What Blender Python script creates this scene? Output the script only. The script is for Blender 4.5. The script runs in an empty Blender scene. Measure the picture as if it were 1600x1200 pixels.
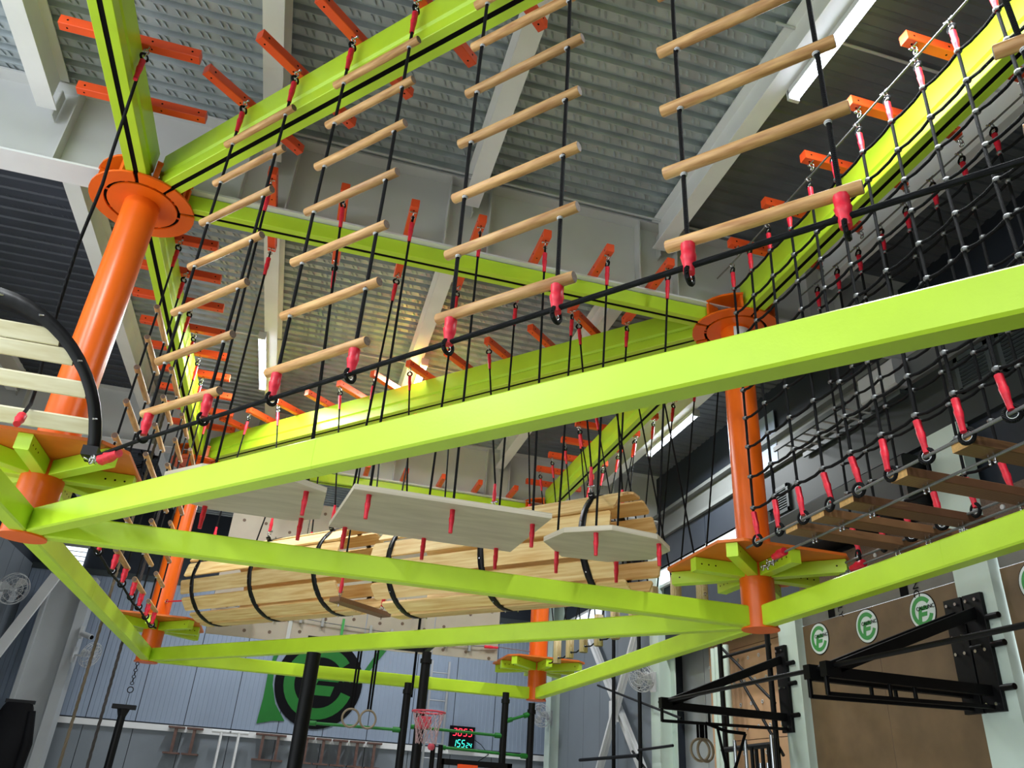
import bpy, bmesh, math, random
from mathutils import Vector as V, Matrix as Mx
random.seed(7)
pi = math.pi
S = bpy.context.scene
COL = S.collection

# ------------------------------------------------------------------ camera
PITCH, ROLL, YAW = math.radians(27.96029), math.radians(3.96353), math.radians(13.68645)
F = V((math.sin(YAW)*math.cos(PITCH), math.cos(YAW)*math.cos(PITCH), math.sin(PITCH)))
x0 = V((math.cos(YAW), -math.sin(YAW), 0)); u0 = x0.cross(F)
CX = x0*math.cos(ROLL)+u0*math.sin(ROLL); CU = -x0*math.sin(ROLL)+u0*math.cos(ROLL)
cd = bpy.data.cameras.new('camera'); cam = bpy.data.objects.new('camera', cd); COL.objects.link(cam)
cd.sensor_width = 36; cd.lens = 36*1227.34/1600; cd.clip_start = 0.05; cd.clip_end = 200
cam.matrix_world = Mx(((CX.x, CU.x, -F.x, 0), (CX.y, CU.y, -F.y, 0), (CX.z, CU.z, -F.z, 1.6), (0, 0, 0, 1)))
S.camera = cam

# ------------------------------------------------------------------ world, light, exposure
S.view_settings.view_transform = 'Standard'; S.view_settings.look = 'None'
S.view_settings.exposure = 0.36; S.view_settings.gamma = 1.0; S.view_settings.use_curve_mapping = False
W = bpy.data.worlds.new('daylight'); S.world = W; W.use_nodes = True
bg = W.node_tree.nodes['Background']; bg.inputs[0].default_value = (0.86, 0.93, 1.0, 1); bg.inputs[1].default_value = 2.1
def area(name, loc, rot, sx, sy, power, color=(0.93, 0.97, 1.0)):
    l = bpy.data.lights.new(name, 'AREA'); l.shape = 'RECTANGLE'; l.size = sx; l.size_y = sy
    l.energy = power; l.color = color
    o = bpy.data.objects.new(name, l); COL.objects.link(o); o.location = loc; o.rotation_euler = rot
    return o
# strip lamps hang beside the roof joists; each gets one soft strip of light, those out of view are added
LAMPS = [(3.20, 1.2, 3.95), (5.22, 9.6, 11.3), (-1.14, 9.7, 11.3), (1.07, 9.6, 10.6), (-3.2, 2.3, 3.9), (-5.2, 2.3, 3.9),
         (-3.2, -4.6, -3.0), (1.07, -4.6, -3.0), (-1.18, 16.2, 17.8), (3.2, 16.2, 17.8), (-5.2, -2.0, -.4)]
for i, (lx, ya, yb) in enumerate(LAMPS):
    area('strip_light', (lx, (ya+yb)/2, 6.86), (0, 0, 0), 0.12, yb-ya, 105)

# ------------------------------------------------------------------ materials
def lin(c): return tuple(((x/255)/12.92 if x/255 <= .04045 else ((x/255+.055)/1.055)**2.4) for x in c)+(1,)
def mat(name, rgb, rough=.5, metal=0, var=.08, scale=6, bump=0, bscale=40, stretch=None, kind='noise', rgb2=None, rnd=0, spec=.5, rotz=0):
    m = bpy.data.materials.new(name); m.use_nodes = True; N = m.node_tree.nodes; L = m.node_tree.links
    b = N['Principled BSDF']; b.inputs['Roughness'].default_value = rough; b.inputs['Metallic'].default_value = metal
    b.inputs['Specular IOR Level'].default_value = spec
    tc = N.new('ShaderNodeTexCoord'); mp = N.new('ShaderNodeMapping')
    vr = N.new('ShaderNodeVectorRotate'); vr.rotation_type = 'Z_AXIS'; vr.inputs['Angle'].default_value = rotz; L.new(tc.outputs['Object'], vr.inputs['Vector']); L.new(vr.outputs[0], mp.inputs[0])
    if stretch: mp.inputs['Scale'].default_value = stretch
    if rnd:
        oi = N.new('ShaderNodeObjectInfo'); mu = N.new('ShaderNodeVectorMath'); mu.operation = 'SCALE'
        mu.inputs[0].default_value = (31, 17, 23); L.new(oi.outputs['Random'], mu.inputs['Scale']); L.new(mu.outputs[0], mp.inputs['Location'])
    if kind == 'wave':
        t = N.new('ShaderNodeTexWave'); t.inputs['Scale'].default_value = scale; t.inputs['Distortion'].default_value = 3.5
        t.inputs['Detail'].default_value = 3; t.inputs['Detail Scale'].default_value = 1.2; t.bands_direction = 'Y'
    elif kind == 'twist':
        t = N.new('ShaderNodeTexWave'); t.inputs['Scale'].default_value = scale; t.bands_direction = 'DIAGONAL'
    else:
        t = N.new('ShaderNodeTexNoise'); t.inputs['Scale'].default_value = scale; t.inputs['Detail'].default_value = 5
    L.new(mp.outputs[0], t.inputs['Vector'])
    r = N.new('ShaderNodeValToRGB'); c = lin(rgb)
    if rgb2: c2 = lin(rgb2); r.color_ramp.elements[0].color = c2; r.color_ramp.elements[1].color = c
    else:
        r.color_ramp.elements[0].color = tuple(x*(1-var) for x in c[:3])+(1,); r.color_ramp.elements[1].color = tuple(min(1, x*(1+var)) for x in c[:3])+(1,)
    r.color_ramp.elements[0].position = .3; r.color_ramp.elements[1].position = .7
    L.new(t.outputs['Fac'], r.inputs[0])
    out = r.outputs[0]
    if rnd:
        h = N.new('ShaderNodeHueSaturation'); mr = N.new('ShaderNodeMapRange'); L.new(oi.outputs['Random'], mr.inputs[0])
        mr.inputs['To Min'].default_value = 1-rnd; mr.inputs['To Max'].default_value = 1+rnd; L.new(mr.outputs[0], h.inputs['Value']); L.new(out, h.inputs['Color']); out = h.outputs[0]
    L.new(out, b.inputs['Base Color'])
    if bump:
        if kind in ('wave', 'twist'): t2 = t
        else:
            t2 = N.new('ShaderNodeTexNoise'); t2.inputs['Scale'].default_value = bscale; t2.inputs['Detail'].default_value = 4; L.new(mp.outputs[0], t2.inputs['Vector'])
        bp = N.new('ShaderNodeBump'); bp.inputs['Strength'].default_value = bump; bp.inputs['Distance'].default_value = .01
        L.new(t2.outputs['Fac'], bp.inputs['Height']); L.new(bp.outputs[0], b.inputs['Normal'])
    return m
def glow(name, rgb, strength):
    m = bpy.data.materials.new(name); m.use_nodes = True; N = m.node_tree.nodes
    b = N['Principled BSDF']; b.inputs['Base Color'].default_value = lin(rgb)
    b.inputs['Emission Color'].default_value = lin(rgb); b.inputs['Emission Strength'].default_value = strength
    return m
LIME = mat('lime paint', (194, 231, 52), .36, var=.05, scale=3, bump=.05, bscale=60)
ORANGE = mat('orange paint', (243, 107, 16), .32, var=.06, scale=2.5, bump=.03)
BAR = mat('orange red paint', (240, 84, 36), .38, var=.06, scale=4)
DECKM = mat('orange deck paint', (222, 112, 36), .45, var=.08, scale=5)
BLACK = mat('black strip', (6, 6, 7), .7, spec=.1)
ROPE = mat('black rope', (15, 16, 19), .8, kind='twist', scale=60, rgb2=(4, 4, 5), bump=.6, spec=.25)
TAN = mat('tan hemp rope', (150, 135, 110), .9, kind='twist', scale=45, rgb2=(88, 78, 66), bump=.7)
GREYROPE = mat('dark hemp rope', (96, 90, 86), .9, kind='twist', scale=45, rgb2=(52, 50, 52), bump=.7)
RED = mat('red sleeve', (226, 34, 58), .45, var=.15, scale=30, bump=.25, bscale=25)
WOOD = mat('turned wood', (220, 176, 116), .5, scale=6, stretch=(.9, 8, 8), rgb2=(166, 116, 66), bump=.05, rnd=.2)
PALE = mat('pale log wood', (214, 196, 150), .6, kind='wave', scale=5, stretch=(4, 4, .4), rgb2=(192, 168, 118), rnd=.08)
ENDW = mat('wood end grain', (104, 84, 70), .7, var=.3, scale=60)
PINE = mat('pine boards', (246, 220, 160), .55, scale=4, stretch=(.5, 7, 7), rgb2=(216, 172, 104), rnd=.1, rotz=math.radians(48.5))
SLATW = mat('white washed slats', (232, 226, 196), .6, scale=4, stretch=(.7, 5, 5), rgb2=(208, 196, 154), rnd=.05)
PLANK = mat('brown stained plank', (138, 100, 66), .55, kind='wave', scale=6, stretch=(.4, 4, 4), rgb2=(108, 74, 50), rnd=.12)
PLANKEND = mat('fresh cut plank end', (212, 166, 100), .6, var=.2, scale=40)
PLY = mat('grey plywood', (208, 198, 176), .6, scale=3, stretch=(.6, 3, 3), rgb2=(186, 176, 154))
PLYEDGE = mat('plywood edge', (222, 214, 196), .65, scale=3, stretch=(.3, .3, 60), rgb2=(190, 178, 152))
CLIMB = mat('grey climbing panel', (176, 166, 150), .65, var=.06, scale=3)
TANPLY = mat('tan climbing panel', (200, 158, 120), .7, var=.06, scale=4)
STEEL = mat('chrome steel', (200, 202, 206), .22, metal=1, var=.05)
CABLE = mat('steel cable', (150, 152, 152), .45, metal=.7, kind='twist', scale=90, rgb2=(92, 94, 95))
WHITE = mat('white steel', (234, 235, 235), .5, var=.05, scale=2, bump=.02)
GIRD = mat('pale grey girder', (208, 208, 206), .55, var=.05, scale=1.6)
GALV = mat('galvanised deck', (172, 181, 184), .45, metal=.4, var=.16, scale=3.0, bump=.05, bscale=90)
HOOPM = mat('black hoop', (10, 10, 12), .4, var=.2, spec=.3)
RIG = mat('black rig steel', (8, 8, 10), .5, var=.15, bump=.08, bscale=120, spec=.22)
NAVY = mat('dark cladding', (40, 47, 58), .6, var=.08, scale=2)
DKGREEN = mat('dark grey green cladding', (40, 47, 47), .6, var=.08, scale=2)
VENTM = mat('vent frame', (64, 72, 74), .5, var=.05)
WALLP = mat('pale blue grey panel', (146, 160, 180), .5, var=.05, scale=1.2)
WALLL = mat('left wall grey panel', (126, 134, 142), .55, var=.06, scale=1.2)
COLM = mat('column grey', (178, 182, 184), .55, var=.05, scale=1.5)
COLG = mat('column pale green grey', (205, 221, 210), .5, var=.04, scale=2)
BROWN = mat('brown film plywood', (112, 90, 63), .5, var=.16, scale=3.5, bump=.03)
GREYB = mat('grey board', (120, 118, 112), .7, var=.08, scale=3)
BOUNCEM = mat('pale bounce floor', (206, 204, 196), .7, var=.04, scale=2)
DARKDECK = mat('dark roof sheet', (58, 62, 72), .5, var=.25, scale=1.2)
MIDDECK = mat('shaded galvanised sheet', (112, 117, 122), .5, metal=.3, var=.2, scale=2)  # same deck steel, with the shade put into its colour
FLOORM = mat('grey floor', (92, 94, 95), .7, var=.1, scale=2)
GIRDD = mat('eaves steel', (112, 115, 113), .6, var=.05, scale=2)
GREEN = mat('logo green', (14, 112, 32), .5, var=.06, scale=5)
STGREEN = mat('sticker green', (64, 158, 78), .5, var=.03)
STWHITE = mat('sticker white', (224, 236, 234), .45, var=.02)
LOGOBLK = mat('logo black', (9, 9, 13), .7, var=.2, scale=8, spec=.15)
FRAMEW = mat('white plastic', (196, 198, 198), .5, var=.03)
RUST = mat('brown hurdle', (104, 78, 70), .7, var=.2, scale=12)
ALU = mat('aluminium', (176, 180, 184), .35, metal=.6, var=.06)
RIM = mat('pink red rim', (206, 74, 92), .5, var=.1)
NETM = mat('pink white net', (190, 158, 160), .8, var=.2, scale=30)
RINGW = mat('wooden gym ring', (132, 118, 96), .55, var=.12, scale=20)
LAMP = glow('lamp tube', (236, 244, 255), 9.0)
PANE = glow('daylit pane', (226, 238, 250), 1.5)
LEDR = glow('red led', (255, 40, 60), 3.0); LEDC = glow('teal led', (60, 235, 205), 2.0)

# ------------------------------------------------------------------ mesh helpers
class MB:
    def __init__(s): s.v = []; s.f = []; s.m = []; s.sm = []
    def add(s, vs, fs, mi=0, smooth=False):
        o = len(s.v); s.v += [tuple(p) for p in vs]; s.f += [tuple(i+o for i in q) for q in fs]
        s.m += [mi]*len(fs); s.sm += [smooth]*len(fs); return s
    def obox(s, c, ax, ay, az, mi=0):
        c = V(c); ax = V(ax); ay = V(ay); az = V(az)
        vs = [c+ax*i+ay*j+az*k for k in (-1, 1) for j in (-1, 1) for i in (-1, 1)]
        return s.add(vs, [(0, 2, 3, 1), (4, 5, 7, 6), (0, 1, 5, 4), (2, 6, 7, 3), (0, 4, 6, 2), (1, 3, 7, 5)], mi)
    def box(s, a, b, mi=0):
        a = V(a); b = V(b); c = (a+b)/2; h = (b-a)/2
        return s.obox(c, (h.x, 0, 0), (0, h.y, 0), (0, 0, h.z), mi)
    def cbox(s, c, ax, ay, az, ch=.006, mi=0):          # box with chamfered long edges (along ax)
        c = V(c); ax = V(ax); ay = V(ay); az = V(az); ky = 1-ch/ay.length; kz = 1-ch/az.length
        prof = [(1, kz), (ky, 1), (-ky, 1), (-1, kz), (-1, -kz), (-ky, -1), (ky, -1), (1, -kz)]
        return s.loft([[c+ax*e+ay*p+az*q for p, q in prof] for e in (-1, 1)], mi, False)
    def loft(s, rings, mi=0, smooth=True, caps=True, closed=True):
        n = len(rings[0]); vs = [p for r in rings for p in r]; fs = []
        for i in range(len(rings)-1):
            for j in range(n if closed else n-1):
                k = (j+1) % n; fs.append((i*n+j, i*n+k, (i+1)*n+k, (i+1)*n+j))
        s.add(vs, fs, mi, smooth)
        if caps and closed: s.add(rings[0], [tuple(range(n))[::-1]], mi); s.add(rings[-1], [tuple(range(n))], mi)
        return s
    def tube(s, pts, r, seg=8, mi=0, caps=True, up=None):
        pts = [V(p) for p in pts]; rings = []; prev = None; n = len(pts)
        for i, p in enumerate(pts):
            t = (pts[min(i+1, n-1)]-pts[max(i-1, 0)]).normalized()
            if prev is None: a = V((0, 0, 1)) if abs(t.z) < .9 else V((1, 0, 0)); a = (a-t*a.dot(t)).normalized()
            else: a = (prev-t*prev.dot(t)).normalized()
            prev = a; b = t.cross(a); rr = r[i] if isinstance(r, (list, tuple)) else r
            rings.append([p+(a*math.cos(2*pi*j/seg)+b*math.sin(2*pi*j/seg))*rr for j in range(seg)])
        return s.loft(rings, mi, True, caps)
    def cyl(s, a, b, r, r2=None, seg=16, mi=0): return s.tube([a, b], [r, r if r2 is None else r2], seg, mi)
    def torus(s, c, n, R, r, seg=16, rs=6, mi=0, a0=0, a1=2*pi):
        c = V(c); n = V(n).normalized(); a = n.orthogonal().normalized(); b = n.cross(a)
        full = abs(a1-a0-2*pi) < 1e-6; k = seg if full else seg+1; rings = []
        for i in range(k):
            t = a0+(a1-a0)*i/seg; d = a*math.cos(t)+b*math.sin(t)
            rings.append([c+d*(R+r*math.cos(2*pi*j/rs))+n*r*math.sin(2*pi*j/rs) for j in range(rs)])
        if full: rings.append(rings[0])
        return s.loft(rings, mi, True, not full)
    def ball(s, c, r, seg=8, mi=0, sc=(1, 1, 1)):
        c = V(c); rings = []
        for i in range(1, seg//2+1):
            t = pi*i/(seg//2+1); rings.append([c+V((math.sin(t)*math.cos(2*pi*j/seg)*r*sc[0], math.sin(t)*math.sin(2*pi*j/seg)*r*sc[1], -math.cos(t)*r*sc[2])) for j in range(seg)])
        return s.loft(rings, mi, True, True)
    def prism(s, poly, z0, z1, mi=0, side=None, fn=None):  # polygon (CCW) extruded in z; fn maps local (x,y,z) to space
        fn = fn or (lambda x, y, z: V((x, y, z))); n = len(poly)
        lo = [fn(x, y, z0) for x, y in poly]; hi = [fn(x, y, z1) for x, y in poly]
        s.add(lo, [tuple(range(n))[::-1]], mi); s.add(hi, [tuple(range(n))], mi)
        s.add(lo+hi, [(i, (i+1) % n, n+(i+1) % n, n+i) for i in range(n)], mi if side is None else side)
        return s
    def sector(s, c, r0, r1, a0, a1, z0, z1, mi=0, seg=None):   # ring sector plate
        seg = seg or max(2, int((a1-a0)/.2)); P = []
        for i in range(seg+1):
            t = a0+(a1-a0)*i/seg; P.append([(c[0]+r*math.cos(t), c[1]+r*math.sin(t)) for r in (r0, r1)])
        rings = [[V((*p[0], z0)), V((*p[1], z0)), V((*p[1], z1)), V((*p[0], z1))] for p in P]
        return s.loft(rings, mi, False, True)
    def mesh(s, name, mats, off=V((0, 0, 0))):
        me = bpy.data.meshes.new(name); me.from_pydata([(p[0]-off.x, p[1]-off.y, p[2]-off.z) for p in s.v], [], s.f)
        for m in (mats if isinstance(mats, (list, tuple)) else [mats]): me.materials.append(m)
        me.polygons.foreach_set('material_index', s.m); me.polygons.foreach_set('use_smooth', s.sm)
        bm = bmesh.new(); bm.from_mesh(me); bmesh.ops.recalc_face_normals(bm, faces=bm.faces); bm.to_mesh(me); bm.free()
        me.update(); return me
def tag(o, label=None, cat=None, group=None, kind=None):
    if label: o['label'] = label
    if cat: o['category'] = cat
    if group: o['group'] = group
    if kind: o['kind'] = kind
    return o
def root_of(p): return p.parent if p.parent else p
def worldloc(o):
    l = V((0, 0, 0))
    while o: l += V(o.location); o = o.parent
    return l
def thing(name, loc, label, cat, group=None):
    o = bpy.data.objects.new(name, None); o.empty_display_size = .1; COL.objects.link(o); o.location = loc
    return tag(o, label, cat, group)
def part(name, mb, mats, parent=None, label=None, kind=None, loc=None):
    """mesh built in world coordinates, stored relative to its own origin"""
    if parent is not None and loc is None: off = worldloc(parent); o = bpy.data.objects.new(name, mb.mesh(name, mats, off))
    else:
        off = V(loc) if loc is not None else V((0, 0, 0)); o = bpy.data.objects.new(name, mb.mesh(name, mats, off))
        o.location = off-(worldloc(parent) if parent else V((0, 0, 0)))
    COL.objects.link(o)
    if parent is not None: o.parent = parent
    return tag(o, label, kind=kind)
def inst(name, me, parent, loc, ax=None, az=None, sc=1.0, kind=None):
    """shared mesh placed at a world location, its local X along ax and Z near az"""
    o = bpy.data.objects.new(name, me); COL.objects.link(o); o.parent = parent
    x = V(ax).normalized() if ax is not None else V((1, 0, 0)); z = V(az) if az is not None else V((0, 0, 1))
    z = (z-x*z.dot(x)); z = z.normalized() if z.length > 1e-4 else x.orthogonal().normalized(); y = z.cross(x)
    l = V(loc)-worldloc(parent)
    o.matrix_basis = Mx(((x.x*sc, y.x*sc, z.x*sc, l.x), (x.y*sc, y.y*sc, z.y*sc, l.y), (x.z*sc, y.z*sc, z.z*sc, l.z), (0, 0, 0, 1)))
    if kind: o['kind'] = kind
    return o
def struct(name, mb, mats, label=None): return tag(part(name, mb, mats), label, kind='structure')
def top(name, mb, mats, loc, label, cat, group=None): return tag(part(name, mb, mats, loc=loc), label, cat, group)
def v3(p, z): return V((p[0], p[1], z))

# ------------------------------------------------------------------ layout of the course (metres)
P1, P2, P3, P4, P5, P7 = V((-2.07, 6.45)), V((4.032, 6.45)), V((-2.07, 13.346)), V((4.032, 13.346)), V((-2.07, -.446)), V((4.032, -.446))
ZB, ZT, ZD = 3.1, 6.262, 3.68

# ------------------------------------------------------------------ room shell
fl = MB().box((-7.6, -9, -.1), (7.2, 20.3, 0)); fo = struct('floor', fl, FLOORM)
part('bounce_floor', MB().box((-7.6, 4.2, 0), (6.2, 20, .02)), BOUNCEM, fo); part('bounce_floor', MB().box((-7.6, -9, 0), (-1.8, 4.2, .02)), BOUNCEM, fo)  # unseen pale floor zones, added to bounce light onto the undersides
# ribbed steel deck: trapezoid ribs run along x
ce = MB(); per = .16; y = -8.0; ys = []; xs = (-13, 7.0)
while y < 20.2:
    for dy, z in ((0, 7.40), (.08, 7.40), (.10, 7.45), (.14, 7.45)): ys.append((y+dy, z))
    y += per
rows = [[V((x, yy, z)) for yy, z in ys] for x in xs]
ce.loft(rows, 0, False, False, closed=False); ce.box((-13, -8, 7.5), (7, 20.3, 7.6))
ceil = struct('ceiling', ce, GALV)
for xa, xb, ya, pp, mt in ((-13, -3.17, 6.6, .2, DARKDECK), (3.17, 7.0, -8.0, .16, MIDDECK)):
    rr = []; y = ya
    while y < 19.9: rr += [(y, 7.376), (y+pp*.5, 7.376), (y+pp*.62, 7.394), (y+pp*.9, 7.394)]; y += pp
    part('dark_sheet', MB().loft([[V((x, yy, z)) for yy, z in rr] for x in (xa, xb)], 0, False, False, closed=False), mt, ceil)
em = MB(); y = 0.4
while y < 20:
    if y > 2.2:
        yb = round((y+8)/per)*per-8+.04; n = 0; x = -8.0
        while x < 6.4:
            xx = x+.03*((n % 2)); em.add([(xx, yb-.03, 7.399), (xx+.02, yb-.026, 7.387), (xx+.046, yb+.03, 7.387), (xx+.026, yb+.03, 7.399)], [(0, 1, 2, 3)]); n += 1; x += .09
    y += per
part('deck_embossing', em, GALV, ceil, kind='stuff')
# back wall of ribbed panels, pale below and dark above
YB = 20.0; XR = 6.3; XL = -6.0
wb = struct('wall_back', MB().box((XL-.1, YB+.03, 0), (XR+.6, YB+.13, 7.4)), NAVY)
x = XL; i = 0
while x < XR+.3:
    m = MB(); w = 1.0; k = 10
    prof = []
    for j in range(k+1):
        a = x+.008+(w-.016)*j/k
        prof += [(a-.010, YB+.003), (a, YB-.002)] if 0 < j < k else [(a, YB)]
    m.loft([[V((p, q, z)) for p, q in prof] for z in (2.65, 5.62)], 0, False, False, closed=False)
    part('panel', m, WALLP, wb); i += 1
    m = MB().box((x+.008, YB-.002, 0), (x+w-.008, YB+.03, 2.5)); part('panel', m, WALLL, wb)
    x += w
struct('wall_front_added', MB().box((-6, -8.2, 0), (XR+.6, -8.1, 7.4)), GIRDD)  # unseen wall behind the camera, added to cut light from the front
struct('trim_1', MB().box((XL, YB-.07, 2.5), (XR+.3, YB+.03, 2.62)), WHITE)
struct('trim_2', MB().box((XL, YB-.05, 5.62), (XR+.3, YB+.03, 5.74)), VENTM)
wl = struct('wall_left', MB().box((XL-.13, 8, 0), (XL-.03, YB, 7.4)), NAVY)
y = 8.0
while y < YB:
    part('panel', MB().box((XL-.03, y+.01, 0), (XL, min(YB, y+.75)-.01, 5.7)), WALLL, wl); y += .75
# right wall: dark upper cladding, recess with panels behind
wr = struct('wall_right', MB().box((XR+.12, 13.6, 0), (XR+.22, YB, 7.4)).box((XR+.5, 9.2, 0), (XR+.6, 13.6, 7.4)).box((XR+.12, 13.5, 0), (XR+.6, 13.6, 7.4)).box((XR+.02, 9.1, 0), (XR+.6, 9.2, 7.4)).box((XR+.02, -8, 3.98), (XR+.12, 13.6, 7.4)).box((XR+.02, -8, 0), (XR+.12, 3.1, 3.98)), NAVY)
for a, b, z0, z1, mt in ((-6, -1, 5.32, 6.06, DKGREEN), (-1, 2, 5.32, 6.06, DKGREEN), (2, 5, 5.32, 6.06, DKGREEN), (5, 7.6, 5.32, 6.06, DKGREEN), (7.6, 9.3, 5.32, 6.06, DKGREEN), (9.3, 11.4, 5.52, 6.06, NAVY), (11.4, 13.5, 5.52, 6.06, NAVY)):
    part('cladding_panel', MB().box((XR-.06, a+.01, z0), (XR+.02, b-.01, z1)), mt, wr)
y = 13.6
while y < YB-.3:
    m = MB()
    m.box((XR+.09, y+.006, 0), (XR+.12, y+.974, 5.6))
    part('panel', m, WALLL, wr); y += .98
struct('trim_3', MB().box((XR-.12, -6, 6.06), (XR+.02, YB, 6.12)).box((XR-.02, -6, 6.12), (XR+.02, YB, 6.5)).box((XR-.12, -6, 6.5), (XR+.02, YB, 6.56)), GIRDD)
y = 9.25
while y < 13.4:
    part('panel', MB().box((XR+.475, y, 0), (XR+.5, min(13.48, y+.84), 5.2)), COLM, wr); y += .86
for k, (yy, xa, xb) in enumerate(((3.65, 2.9, XR), (6.22, -.9, 5.0), (10.5, -2.9, 5.0))):
    t = tag(part('roof_conduit', MB().cyl((xa, yy, 7.36), (xb, yy, 7.36), .014, seg=8), FRAMEW, loc=(xa, yy, 7.36)), 'thin pale conduit along the roof deck, ' + ('by the upper right lamp', 'just in front of the front girder', 'over the rear bay')[k], 'conduit')
# high strip windows with daylight behind
def window(name, a, b, z0, z1, xx, sgn):
    w = struct(name, MB().box((xx-.03, a-.04, z0-.05), (xx+.03, b+.04, z0)).box((xx-.03, a-.04, z1), (xx+.03, b+.04, z1+.05)), FRAMEW)
    n = max(1, round((b-a)/.75)); st = (b-a)/n
    for i in range(n):
        part('mullion', MB().box((xx-.03, a+i*st-.02, z0), (xx+.03, a+i*st+.02, z1)), FRAMEW, w)
        part('pane', MB().box((xx-.008, a+i*st+.02, z0), (xx+.008, a+(i+1)*st-.02, z1)), PANE, w)
window('window_1', 9.6, 13.2, 5.24, 5.5, XR-.03, 1)
w = struct('window_2', MB().box((-5.55, YB-.04, 5.72), (-4.95, YB+.02, 5.77)).box((-5.55, YB-.04, 6.2), (-4.95, YB+.02, 6.25)), FRAMEW)
for i in range(4):
    part('pane', MB().box((-5.52, YB-.02, 5.78+.105*i), (-4.98, YB-.005, 5.87+.105*i)), PANE, w); part('louvre', MB().box((-5.52, YB-.05, 5.87+.105*i), (-4.98, YB, 5.885+.105*i)), FRAMEW, w)
part('pale_panel', MB().box((XR-.03, 9.2, 6.14), (XR-.02, 9.62, 7.0)), WALLP, wr)
window('window_3', 16.2, 18.8, 5.2, 5.5, XR+.02, 1)

# ------------------------------------------------------------------ roof steel
def ibeam(m, A, B, w, h, tf=.02, tw=.014):
    A = V(A); B = V(B); d = (B-A).normalized(); L = (B-A)/2; c = (A+B)/2; s = V((0, 0, 1)).cross(d).normalized()
    m.obox(c+V((0, 0, tf/2)), L, s*w/2, V((0, 0, tf/2))); m.obox(c+V((0, 0, h-tf/2)), L, s*w/2, V((0, 0, tf/2)))
    m.obox(c+V((0, 0, h/2)), L, s*tw/2, V((0, 0, h/2-tf))); return m
JX = [-3.08-2.05*2, -3.08-2.05, -3.08, -1.04, .96, 3.08, 5.14]
for nm, gy, xa in (('front girder above the first orange poles', 6.45, -12.5), ('rear girder above the far orange poles', 13.346, -6)):
    g = thing('steel_girder', (0, gy, 6.45), 'pale grey deep steel '+nm, 'girder')
    m = MB().box((xa, gy-.008, 6.472), (XR, gy+.008, 7.37)).box((xa, gy-.15, 7.37), (XR, gy+.15, 7.392)); part('web', m, GIRD, g)
    part('bottom_flange', MB().box((xa, gy-.15, 6.45), (XR, gy+.15, 6.472)), WHITE, g)
    for jx in JX:
        if jx < xa: continue
        for off in ((-.22, .22) if jx > -3 else (.2,)):
            part('stiffener', MB().box((jx+off-.006, gy-.14, 6.472), (jx+off+.006, gy+.14, 7.378)), GIRD, g)
        for sd in (-1, 1):
            part('cleat', MB().box((jx+.03, gy+sd*.02-.1*(sd < 0), 6.98), (jx+.042, gy+sd*.02+.1*(sd > 0), 7.3)), GIRD, g)
jl = {-3.08: 'third', -1.04: 'fourth', .96: 'fifth', 3.08: 'sixth'}
nth = ['first', 'second', 'third', 'fourth', 'fifth', 'sixth', 'seventh']
for k, jx in enumerate(JX):
    j = thing('roof_joist', (jx, 6, 7.0), 'white steel roof joist under the ribbed deck, %s from the left' % nth[k], 'joist')
    for a, b in ((-6, 6.28), (6.62, 13.18), (13.52, 19.95)):
        m = MB(); ibeam(m, (jx, a, 7.0), (jx, b, 7.0), .17, .385, .014, .01); part('joist_span', m, WHITE, j)
        m = MB().box((jx-.09, a+.03, 6.985), (jx+.09, a+.09, 6.999)); part('end_plate', m, WHITE, j)
for i, (lx, ya, yb) in enumerate(LAMPS):
    nm = ('at the top edge beside the sixth joist', 'over the right rear bay', 'on the fourth joist over the rear bay', 'on the fifth joist over the rear bay')[i] if i < 4 else 'added under the roof for light, out of view'
    t = thing('strip_lamp', (lx, (ya+yb)/2, 6.95), 'white double tube strip lamp '+nm, 'lamp', None if i < 4 else 'added strip lamps out of view')
    part('lamp_body', MB().box((lx-.05, ya, 6.93), (lx+.05, yb, 6.985)), FRAMEW, t)
    for s in (-.03, .03): part('tube', MB().cyl((lx+s, ya+.03, 6.905), (lx+s, yb-.03, 6.905), .014, seg=8), LAMP, t)
    for e in (ya, yb): part('end_cap', MB().box((lx-.05, e-.015, 6.88), (lx+.05, e+.015, 6.985)), FRAMEW, t)

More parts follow.
